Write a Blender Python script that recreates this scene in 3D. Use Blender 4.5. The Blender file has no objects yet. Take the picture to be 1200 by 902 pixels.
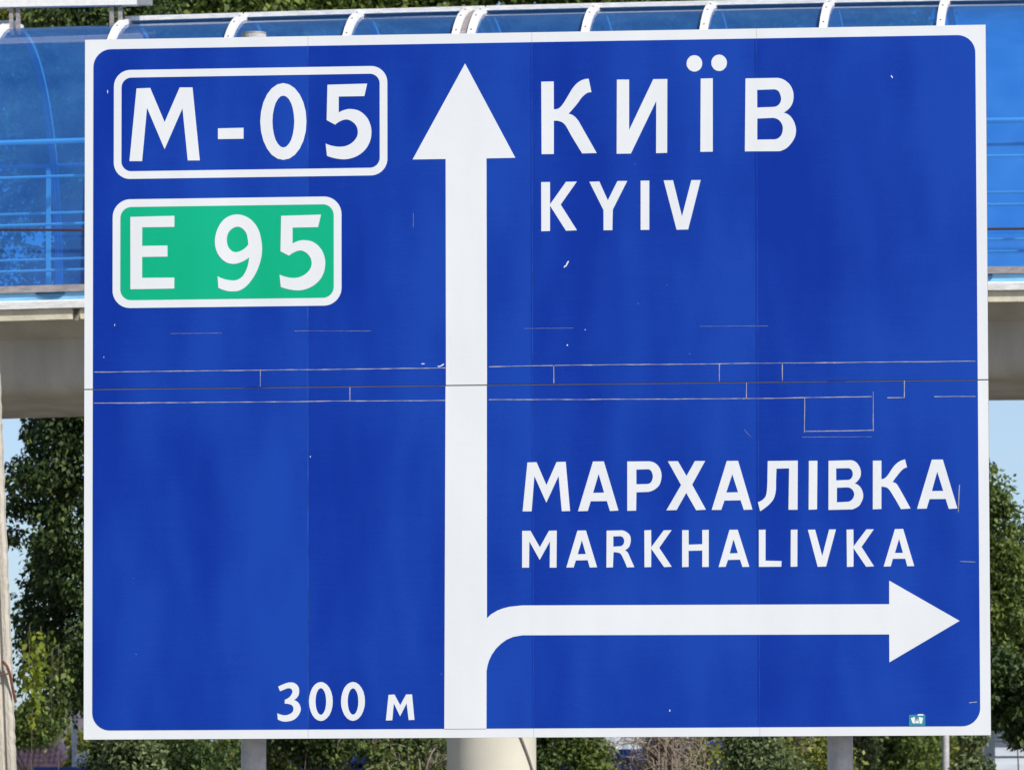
import bpy, bmesh, math, random
import numpy as np
from mathutils import Vector, Matrix
from mathutils.geometry import tessellate_polygon

# ------------------------------------------------------------------ camera, sky, sun, exposure
scene = bpy.context.scene
C = scene.collection
PITCH, ROLL, FPX = 7.15892114e-02, 2.50306315e-03, 8000.0
cam_data = bpy.data.cameras.new('camera')
cam_data.sensor_fit = 'HORIZONTAL'
cam_data.sensor_width = 36.0
cam_data.lens = 36.0 * FPX / 1200.0
cam_data.clip_start = 0.5
cam_data.clip_end = 9000.0
cam_data.dof.use_dof = True
cam_data.dof.focus_distance = 40.3
cam_data.dof.aperture_fstop = 13.0
cam = bpy.data.objects.new('camera', cam_data)
C.objects.link(cam)
CAM = Vector((0, 0, 1.6))
cam.matrix_world = Matrix.Translation(CAM) @ Matrix.Rotation(math.pi/2 + PITCH, 4, 'X') @ Matrix.Rotation(-ROLL, 4, 'Z')
scene.camera = cam
scene.render.resolution_x, scene.render.resolution_y = 1024, 769

SUN_EL, SUN_AZ = math.radians(41), math.radians(43)     # azimuth measured from behind the camera towards the right
to_sun = Vector((math.sin(SUN_AZ)*math.cos(SUN_EL), -math.cos(SUN_AZ)*math.cos(SUN_EL), math.sin(SUN_EL)))
sun_data = bpy.data.lights.new('sun', 'SUN')
sun_data.energy = 3.8
sun_data.angle = math.radians(0.53)
sun_data.color = (1.0, 0.965, 0.91)
sun = bpy.data.objects.new('sun', sun_data)
C.objects.link(sun)
sun.rotation_euler = to_sun.to_track_quat('Z', 'Y').to_euler()
world = bpy.data.worlds.new('World')
scene.world = world
world.use_nodes = True
wn = world.node_tree
sky = wn.nodes.new('ShaderNodeTexSky')
sky.sky_type = 'NISHITA'
sky.sun_disc = False
sky.sun_elevation = SUN_EL
sky.sun_rotation = math.atan2(to_sun.x, to_sun.y)
sky.air_density = 0.55
sky.dust_density = 1.0
sky.ozone_density = 0.8
bgn = wn.nodes['Background']
bgn.inputs['Strength'].default_value = 0.118
wn.links.new(sky.outputs['Color'], bgn.inputs['Color'])
scene.view_settings.view_transform = 'Standard'
scene.view_settings.look = 'None'
scene.view_settings.gamma = 1.0
scene.view_settings.exposure = 0.36
scene.render.engine = 'CYCLES'
scene.cycles.transparent_max_bounces = 24
scene.cycles.max_bounces = 8

def at(px, py, Y):
    """world point at distance Y along +Y seen at photo pixel (1200x902)"""
    u, v = px - 600.0, 451.0 - py
    c, s = math.cos(ROLL), math.sin(ROLL)
    u, v = c*u + s*v, -s*u + c*v
    cp, sp = math.cos(PITCH), math.sin(PITCH)
    d = Vector((u/FPX, cp - sp*v/FPX, sp + cp*v/FPX))
    return CAM + d*(Y/d.y)

# ------------------------------------------------------------------ materials
MATS = {}
def mat(name, col, rough=0.7, noise=0.0, scale=8.0, bump=0.0, bscale=60.0, metal=0.0, spec=0.5, col2=None, detail=6.0, stretch=None, coords='Object'):
    if name in MATS: return MATS[name]
    m = bpy.data.materials.new(name); m.use_nodes = True
    nt = m.node_tree; b = nt.nodes['Principled BSDF']
    b.inputs['Base Color'].default_value = (*col, 1)
    b.inputs['Roughness'].default_value = rough
    b.inputs['Metallic'].default_value = metal
    b.inputs['Specular IOR Level'].default_value = spec
    tc = nt.nodes.new('ShaderNodeTexCoord')
    mp = nt.nodes.new('ShaderNodeMapping')
    nt.links.new(tc.outputs[coords], mp.inputs['Vector'])
    if stretch: mp.inputs['Scale'].default_value = stretch
    if noise > 0 or col2:
        n = nt.nodes.new('ShaderNodeTexNoise'); n.inputs['Scale'].default_value = scale; n.inputs['Detail'].default_value = detail
        nt.links.new(mp.outputs['Vector'], n.inputs['Vector'])
        r = nt.nodes.new('ShaderNodeValToRGB')
        c2 = col2 if col2 else tuple(max(0, c*(1-noise)) for c in col)
        r.color_ramp.elements[0].position = 0.35; r.color_ramp.elements[0].color = (*c2, 1)
        r.color_ramp.elements[1].position = 0.65; r.color_ramp.elements[1].color = (*col, 1)
        nt.links.new(n.outputs['Fac'], r.inputs['Fac']); nt.links.new(r.outputs['Color'], b.inputs['Base Color'])
    if bump > 0:
        n2 = nt.nodes.new('ShaderNodeTexNoise'); n2.inputs['Scale'].default_value = bscale; n2.inputs['Detail'].default_value = 4
        nt.links.new(mp.outputs['Vector'], n2.inputs['Vector'])
        bp = nt.nodes.new('ShaderNodeBump'); bp.inputs['Strength'].default_value = bump; bp.inputs['Distance'].default_value = 0.02
        nt.links.new(n2.outputs['Fac'], bp.inputs['Height']); nt.links.new(bp.outputs['Normal'], b.inputs['Normal'])
    MATS[name] = m
    return m

def film_mat(name, col, vary, rough=0.45, spec=0.4, sheets=False):
    """retroreflective sheeting: fine ribbing, soft buckling that catches the light, slight mottling"""
    m = bpy.data.materials.new(name); m.use_nodes = True; MATS[name] = m
    nt = m.node_tree; b = nt.nodes['Principled BSDF']; L = nt.links.new
    b.inputs['Roughness'].default_value = rough; b.inputs['Specular IOR Level'].default_value = spec
    tc = nt.nodes.new('ShaderNodeTexCoord')
    n = nt.nodes.new('ShaderNodeTexNoise'); n.inputs['Scale'].default_value = 1.5; n.inputs['Detail'].default_value = 2.5
    mp = nt.nodes.new('ShaderNodeMapping'); mp.inputs['Scale'].default_value = (1.5, 1, 0.55)
    L(tc.outputs['Object'], mp.inputs['Vector']); L(mp.outputs['Vector'], n.inputs['Vector'])
    # fine grain
    g = nt.nodes.new('ShaderNodeTexNoise'); g.inputs['Scale'].default_value = 130; g.inputs['Detail'].default_value = 3
    L(tc.outputs['Object'], g.inputs['Vector'])
    # horizontal ribbing
    rb = nt.nodes.new('ShaderNodeTexNoise'); rb.inputs['Scale'].default_value = 1; rb.inputs['Detail'].default_value = 2
    mr = nt.nodes.new('ShaderNodeMapping'); mr.inputs['Scale'].default_value = (2.0, 1, 95)
    L(tc.outputs['Object'], mr.inputs['Vector']); L(mr.outputs['Vector'], rb.inputs['Vector'])
    a1 = nt.nodes.new('ShaderNodeMath'); a1.operation = 'MULTIPLY_ADD'; a1.inputs[1].default_value = 0.40; L(g.outputs['Fac'], a1.inputs[0]); L(n.outputs['Fac'], a1.inputs[2])
    a2 = nt.nodes.new('ShaderNodeMath'); a2.operation = 'MULTIPLY_ADD'; a2.inputs[1].default_value = 0.14; L(rb.outputs['Fac'], a2.inputs[0])
    vr = nt.nodes.new('ShaderNodeTexNoise'); vr.inputs['Scale'].default_value = 1; vr.inputs['Detail'].default_value = 3
    mv = nt.nodes.new('ShaderNodeMapping'); mv.inputs['Scale'].default_value = (9.0, 1, 0.35)
    L(tc.outputs['Object'], mv.inputs['Vector']); L(mv.outputs['Vector'], vr.inputs['Vector'])
    a3 = nt.nodes.new('ShaderNodeMath'); a3.operation = 'MULTIPLY_ADD'; a3.inputs[1].default_value = 0.05; L(vr.outputs['Fac'], a3.inputs[0]); L(a1.outputs[0], a3.inputs[2]); L(a3.outputs[0], a2.inputs[2])
    r = nt.nodes.new('ShaderNodeValToRGB')
    r.color_ramp.elements[0].position = 0.62; r.color_ramp.elements[0].color = (*col, 1)
    r.color_ramp.elements[1].position = 1.10 if False else 1.0; r.color_ramp.elements[1].color = (*vary, 1)
    last = a2
    if sheets:      # sheen of bowed sheets painted in: tint lightens across each and jumps at its edge
        sx = nt.nodes.new('ShaderNodeSeparateXYZ'); L(tc.outputs['Object'], sx.inputs[0])
        f1 = nt.nodes.new('ShaderNodeMath'); f1.operation = 'MULTIPLY_ADD'; f1.inputs[1].default_value = 0.7555; f1.inputs[2].default_value = 4.008; L(sx.outputs['X'], f1.inputs[0])
        f2 = nt.nodes.new('ShaderNodeMath'); f2.operation = 'FRACT'; L(f1.outputs[0], f2.inputs[0])
        f3 = nt.nodes.new('ShaderNodeMath'); f3.operation = 'MULTIPLY_ADD'; f3.inputs[1].default_value = 0.22; L(f2.outputs[0], f3.inputs[0]); L(a2.outputs[0], f3.inputs[2])
        f4 = nt.nodes.new('ShaderNodeMath'); f4.operation = 'SUBTRACT'; f4.inputs[1].default_value = 0.09; L(f3.outputs[0], f4.inputs[0]); last = f4
    L(last.outputs[0], r.inputs['Fac']); L(r.outputs['Color'], b.inputs['Base Color'])
    bp = nt.nodes.new('ShaderNodeBump'); bp.inputs['Strength'].default_value = 0.35; bp.inputs['Distance'].default_value = 0.03
    L(n.outputs['Fac'], bp.inputs['Height']); L(bp.outputs['Normal'], b.inputs['Normal'])
    return m

def leaf_mat(name, a, b_, c, trans=0.3):
    m = bpy.data.materials.new(name); m.use_nodes = True; MATS[name] = m
    nt = m.node_tree; L = nt.links.new; p = nt.nodes['Principled BSDF']
    geo = nt.nodes.new('ShaderNodeNewGeometry')
    r = nt.nodes.new('ShaderNodeValToRGB'); e = r.color_ramp.elements
    e[0].position = 0.0; e[0].color = (*a, 1); e[1].position = 1.0; e[1].color = (*c, 1)
    k = e.new(0.55); k.color = (*b_, 1)
    L(geo.outputs['Random Per Island'], r.inputs['Fac'])
    L(r.outputs['Color'], p.inputs['Base Color'])
    p.inputs['Roughness'].default_value = 0.55; p.inputs['Specular IOR Level'].default_value = 0.3
    t = nt.nodes.new('ShaderNodeBsdfTranslucent'); L(r.outputs['Color'], t.inputs['Color'])
    mx = nt.nodes.new('ShaderNodeMixShader'); mx.inputs[0].default_value = trans
    L(p.outputs[0], mx.inputs[1]); L(t.outputs[0], mx.inputs[2]); L(mx.outputs[0], nt.nodes['Material Output'].inputs[0])
    return m

def glazing_mat():
    m = bpy.data.materials.new('blue_polycarbonate'); m.use_nodes = True; MATS[m.name] = m
    nt = m.node_tree; L = nt.links.new
    nt.nodes.remove(nt.nodes['Principled BSDF'])
    tr = nt.nodes.new('ShaderNodeBsdfTransparent'); tr.inputs[0].default_value = (0.52, 0.80, 0.99, 1)
    df = nt.nodes.new('ShaderNodeBsdfDiffuse')
    tc = nt.nodes.new('ShaderNodeTexCoord')
    n = nt.nodes.new('ShaderNodeTexNoise'); n.inputs['Scale'].default_value = 3.0; n.inputs['Detail'].default_value = 7; L(tc.outputs['Object'], n.inputs['Vector'])
    r = nt.nodes.new('ShaderNodeValToRGB')
    r.color_ramp.elements[0].position = 0.35; r.color_ramp.elements[0].color = (0.06, 0.25, 0.68, 1)
    r.color_ramp.elements[1].position = 0.75; r.color_ramp.elements[1].color = (0.13, 0.40, 0.88, 1)
    L(n.outputs['Fac'], r.inputs['Fac']); L(r.outputs['Color'], df.inputs['Color'])
    m1 = nt.nodes.new('ShaderNodeMixShader'); m1.inputs[0].default_value = 0.15
    L(tr.outputs[0], m1.inputs[1]); L(df.outputs[0], m1.inputs[2])
    gl = nt.nodes.new('ShaderNodeBsdfGlossy'); gl.inputs['Roughness'].default_value = 0.06
    wv = nt.nodes.new('ShaderNodeTexNoise'); wv.inputs['Scale'].default_value = 1.0; wv.inputs['Detail'].default_value = 2
    mp = nt.nodes.new('ShaderNodeMapping'); mp.inputs['Scale'].default_value = (0.25, 3.5, 5.0); L(tc.outputs['Object'], mp.inputs['Vector']); L(mp.outputs['Vector'], wv.inputs['Vector'])
    bp = nt.nodes.new('ShaderNodeBump'); bp.inputs['Strength'].default_value = 0.25; bp.inputs['Distance'].default_value = 0.05
    L(wv.outputs['Fac'], bp.inputs['Height']); L(bp.outputs['Normal'], gl.inputs['Normal'])
    fr = nt.nodes.new('ShaderNodeFresnel'); fr.inputs['IOR'].default_value = 1.62
    L(bp.outputs['Normal'], fr.inputs['Normal'])
    m2 = nt.nodes.new('ShaderNodeMixShader'); 
    ge = nt.nodes.new('ShaderNodeNewGeometry'); inv = nt.nodes.new('ShaderNodeMath'); inv.operation = 'SUBTRACT'; inv.inputs[0].default_value = 1.0; L(ge.outputs['Backfacing'], inv.inputs[1])
    fm = nt.nodes.new('ShaderNodeMath'); fm.operation = 'MULTIPLY'; L(fr.outputs[0], fm.inputs[0]); L(inv.outputs[0], fm.inputs[1]); L(fm.outputs[0], m2.inputs[0]); L(m1.outputs[0], m2.inputs[1]); L(gl.outputs[0], m2.inputs[2])
    L(m2.outputs[0], nt.nodes['Material Output'].inputs[0])
    return m

WHITE_FILM = film_mat('white_reflective_film', (0.685, 0.715, 0.735), (0.735, 0.755, 0.765))
BLUE_FILM = film_mat('blue_reflective_film', (0.0004, 0.026, 0.285), (0.006, 0.052, 0.365), rough=0.45, spec=0.16, sheets=True)
GREEN_FILM = film_mat('green_reflective_film', (0.0, 0.38, 0.19), (0.003, 0.42, 0.225), spec=0.2)
CUT = mat('cut_film_edge', (0.44, 0.43, 0.44), 0.8, 0.4, 30)
SEAMF = mat('blue_film_overlap', (0.02, 0.085, 0.43), 0.5, 0.5, 7, spec=0.2, stretch=(1, 1, 0.8))
EDGE = mat('aged_board_edge', (0.08, 0.06, 0.04), 0.8, 0.5, 20)
POSTM = mat('galvanised_grey_post', (0.52, 0.51, 0.51), 0.62, 0.25, 14, 0.3, 90)
BRACKET = mat('galvanised_rail', (0.35, 0.36, 0.37), 0.5, 0.2, 10, metal=0.4)
CONC = mat('painted_cream_concrete', (0.56, 0.53, 0.44), 0.85, 0.14, 2.2, 0.08, 40, detail=9)
GIRD = mat('bare_grey_concrete', (0.50, 0.47, 0.42), 0.9, 0.26, 1.6, 0.3, 30, stretch=(1.6, 1, 0.35), detail=8)
LEDGE = mat('white_ledge_paint', (0.74, 0.74, 0.72), 0.7, 0.2, 10, 0.3, 30, stretch=(1, 1, 4))
CREAM = mat('cream_fascia_paint', (0.66, 0.61, 0.46), 0.8, 0.25, 5, 0.3, 30)
RIBM = mat('white_painted_rib', (0.80, 0.79, 0.76), 0.5, 0.12, 20)
SILL = mat('grey_steel_sill', (0.33, 0.30, 0.30), 0.6, 0.35, 14, stretch=(1, 1, 3))
RAILM = mat('pale_handrail_steel', (0.82, 0.84, 0.86), 0.4)
FLOORM = mat('walkway_floor', (0.25, 0.27, 0.30), 0.8, 0.2, 3)
GLAZ = glazing_mat()
LOWBLUE = mat('light_blue_panel', (0.22, 0.52, 0.80), 0.4, 0.25, 4, stretch=(1, 1, 5))
DARKBLUE = mat('dark_blue_patch', (0.02, 0.09, 0.2), 0.5)
BOLT = mat('dark_bolt', (0.18, 0.16, 0.15), 0.6)
CABLE = mat('black_cable', (0.02, 0.016, 0.02), 0.6, col2=(0.05, 0.018, 0.02), scale=2.0)
POLEM = mat('weathered_pole_concrete', (0.52, 0.48, 0.40), 0.9, 0.22, 5, 0.5, 35, stretch=(3, 3, 0.8), detail=9)
RUST = mat('rusty_steel', (0.20, 0.08, 0.045), 0.85, 0.5, 40)
ASPH = mat('asphalt', (0.055, 0.055, 0.058), 0.95, 0.3, 40, 0.4, 200)
KERB = mat('kerb_concrete', (0.36, 0.35, 0.33), 0.9, 0.2, 6)
PAINT = mat('road_paint', (0.75, 0.75, 0.73), 0.7, 0.15, 20)
GRASS = mat('dry_verge_ground', (0.27, 0.245, 0.21), 0.95, col2=(0.16, 0.155, 0.115), scale=1.3, bump=0.5, bscale=20)
BARK = mat('bark', (0.17, 0.14, 0.105), 0.95, 0.45, 14, 0.8, 30, stretch=(3, 3, 0.7))
TWIG = mat('dry_twig', (0.32, 0.26, 0.20), 0.9, 0.3, 10)
ROOFP = mat('purple_brown_roof_tile', (0.075, 0.045, 0.065), 0.5, 0.35, 3)
ROOFM = mat('faded_mauve_roof', (0.115, 0.095, 0.115), 0.7, 0.15, 2)
HWALL = mat('house_render', (0.45, 0.40, 0.36), 0.9, 0.15, 3)
KIOSK = mat('royal_blue_sheet_metal', (0.012, 0.06, 0.36), 0.45, 0.2, 2)
PALEROOF = mat('pale_metal_sheet', (0.52, 0.57, 0.63), 0.6, 0.25, 3)
SIDING = mat('pale_grey_siding', (0.52, 0.57, 0.64), 0.7, 0.22, 3, stretch=(0.6, 1, 3))
DARKIN = mat('dark_interior', (0.03, 0.03, 0.035), 0.8)
PIPEW = mat('white_pipe_paint', (0.72, 0.74, 0.78), 0.6, 0.2, 10)
BAG = mat('white_plastic_sheet', (0.8, 0.8, 0.8), 0.5)
TEAL = mat('teal_sticker', (0.03, 0.25, 0.36), 0.5, 0.2, 60)
STWHITE = mat('sticker_white', (0.78, 0.80, 0.80), 0.5)
STDARK = mat('sticker_grey_mark', (0.16, 0.20, 0.24), 0.6)
LF_DARK = leaf_mat('leaf_deep_green', (0.024, 0.046, 0.016), (0.052, 0.09, 0.024), (0.15, 0.20, 0.05))
LF_MID = leaf_mat('leaf_mid_green', (0.032, 0.06, 0.016), (0.10, 0.155, 0.03), (0.25, 0.30, 0.07), 0.36)
LF_OLIVE = leaf_mat('leaf_olive_yellow', (0.06, 0.09, 0.02), (0.19, 0.22, 0.04), (0.42, 0.42, 0.10), 0.40)
LF_PALE = leaf_mat('leaf_pale_glossy', (0.06, 0.095, 0.035), (0.14, 0.19, 0.075), (0.27, 0.31, 0.15))
LF_LIME = leaf_mat('leaf_lime', (0.13, 0.18, 0.02), (0.22, 0.28, 0.03), (0.36, 0.38, 0.05), 0.4)

# ------------------------------------------------------------------ mesh helpers
class MB:
    def __init__(s): s.v = []; s.f = []
    def add(s, vs, fs):
        o = len(s.v); s.v += [tuple(p) for p in vs]; s.f += [tuple(i+o for i in f) for f in fs]; return s
    def box(s, x0, x1, y0, y1, z0, z1):
        return s.add([(x0,y0,z0),(x1,y0,z0),(x1,y1,z0),(x0,y1,z0),(x0,y0,z1),(x1,y0,z1),(x1,y1,z1),(x0,y1,z1)],
                     [(0,3,2,1),(4,5,6,7),(0,1,5,4),(1,2,6,5),(2,3,7,6),(3,0,4,7)])
    def tube(s, pts, radii, n=10, caps=True):
        pts = [Vector(p) for p in pts]
        if not hasattr(radii, '__len__'): radii = [radii]*len(pts)
        vs = []; fs = []
        ref = None
        for i, p in enumerate(pts):
            d = (pts[min(i+1, len(pts)-1)] - pts[max(i-1, 0)]).normalized()
            if ref is None:
                ref = Vector((0,0,1)) if abs(d.z) < 0.9 else Vector((1,0,0))
            a = (ref - d*ref.dot(d)).normalized(); ref = a; b = d.cross(a)
            for k in range(n):
                t = 2*math.pi*k/n
                vs.append(p + (a*math.cos(t) + b*math.sin(t))*radii[i])
        for i in range(len(pts)-1):
            for k in range(n):
                fs.append((i*n+k, i*n+(k+1) % n, (i+1)*n+(k+1) % n, (i+1)*n+k))
        if caps: fs.append(tuple(range(n-1, -1, -1))); fs.append(tuple((len(pts)-1)*n+k for k in range(n)))
        return s.add(vs, fs)
    def loft(s, sections, closed=True, caps=True):
        n = len(sections[0]); vs = [p for sec in sections for p in sec]; fs = []
        for i in range(len(sections)-1):
            for k in range(n if closed else n-1):
                fs.append((i*n+k, i*n+(k+1) % n, (i+1)*n+(k+1) % n, (i+1)*n+k))
        if caps and closed: fs.append(tuple(range(n-1, -1, -1))); fs.append(tuple((len(sections)-1)*n+k for k in range(n)))
        return s.add(vs, fs)
    def mesh(s, name, m, smooth=False):
        me = bpy.data.meshes.new(name); me.from_pydata(s.v, [], s.f); me.update()
        bm = bmesh.new(); bm.from_mesh(me); bmesh.ops.recalc_face_normals(bm, faces=bm.faces); bm.to_mesh(me); bm.free()
        me.materials.append(m)
        if smooth:
            me.polygons.foreach_set('use_smooth', [True]*len(me.polygons))
            try: me.set_sharp_from_angle(angle=math.radians(40))
            except Exception: pass
        return me
    def build(s, name, m, parent=None, smooth=False, loc=None):
        return link(name, s.mesh(name, m, smooth), parent, loc)

def link(name, me, parent=None, loc=None):
    o = bpy.data.objects.new(name, me); C.objects.link(o)
    if parent: o.parent = parent
    if loc is not None: o.location = loc
    return o
def tag(o, label=None, cat=None, group=None, kind=None):
    if label: o['label'] = label
    if cat: o['category'] = cat
    if group: o['group'] = group
    if kind: o['kind'] = kind
    return o
def empty(name, loc=(0,0,0), rz=0.0):
    o = bpy.data.objects.new(name, None); C.objects.link(o); o.location = loc; o.rotation_euler = (0, 0, rz); o.empty_display_size = 0.3; return o

def smooth_loop(ctrl, sub=5):
    """closed outline: corner points (x,z) and smooth points (x,z,1) -> sampled polygon"""
    n = len(ctrl); out = []
    P = [Vector((c[0], c[1])) for c in ctrl]; sm = [len(c) > 2 for c in ctrl]
    for i in range(n):
        j = (i+1) % n
        out.append(P[i].copy())
        if not (sm[i] or sm[j]): continue
        p0, p1 = P[i], P[j]
        chord = p1 - p0
        d = chord.length
        if sm[i]:
            t0 = (P[j] - P[i-1]).normalized()*d
        else: t0 = None
        if sm[j]:
            t1 = (P[(j+1) % n] - P[i]).normalized()*d
        else: t1 = None
        if t0 is None: t0 = 2*chord - t1 if t1 is not None else chord; t0 = t0.normalized()*d
        if t1 is None: t1 = (2*chord - t0); t1 = t1.normalized()*d
        for k in range(1, sub):
            t = k/sub; t2 = t*t; t3 = t2*t
            out.append(p0*(2*t3-3*t2+1) + t0*(t3-2*t2+t) + p1*(-2*t3+3*t2) + t1*(t3-t2))
    return [(p.x, p.y) for p in out]

def plate(loops, y_back, y_front):
    """solid flat piece in the local XZ plane (loops in metres), outer loop first, then holes"""
    mb = MB(); tri = tessellate_polygon([[Vector((x, 0, z)) for x, z in lp] for lp in loops])
    flat = [p for lp in loops for p in lp]; n = len(flat)
    vs = [(x, y_front, z) for x, z in flat] + [(x, y_back, z) for x, z in flat]
    fs = [tuple(t) for t in tri] + [tuple(i+n for i in reversed(t)) for t in tri]
    o = 0
    for lp in loops:
        m = len(lp)
        for k in range(m):
            a, b = o+k, o+(k+1) % m
            fs.append((a, b, b+n, a+n))
        o += m
    return mb.add(vs, fs)

def rrect(x0, x1, z0, z1, r, seg=8, which=(1,1,1,1)):
    """rounded rectangle; which = BL, BR, TR, TL corners rounded"""
    pts = []
    for q, (cx, cz, a0) in enumerate([(x0+r, z0+r, 180), (x1-r, z0+r, 270), (x1-r, z1-r, 0), (x0+r, z1-r, 90)]):
        if which[q] and r > 0:
            for k in range(seg+1):
                a = math.radians(a0 + 90*k/seg); pts.append((cx+r*math.cos(a), cz+r*math.sin(a)))
        else:
            pts.append([(x0,z0),(x1,z0),(x1,z1),(x0,z1)][q])
    return pts

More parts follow.
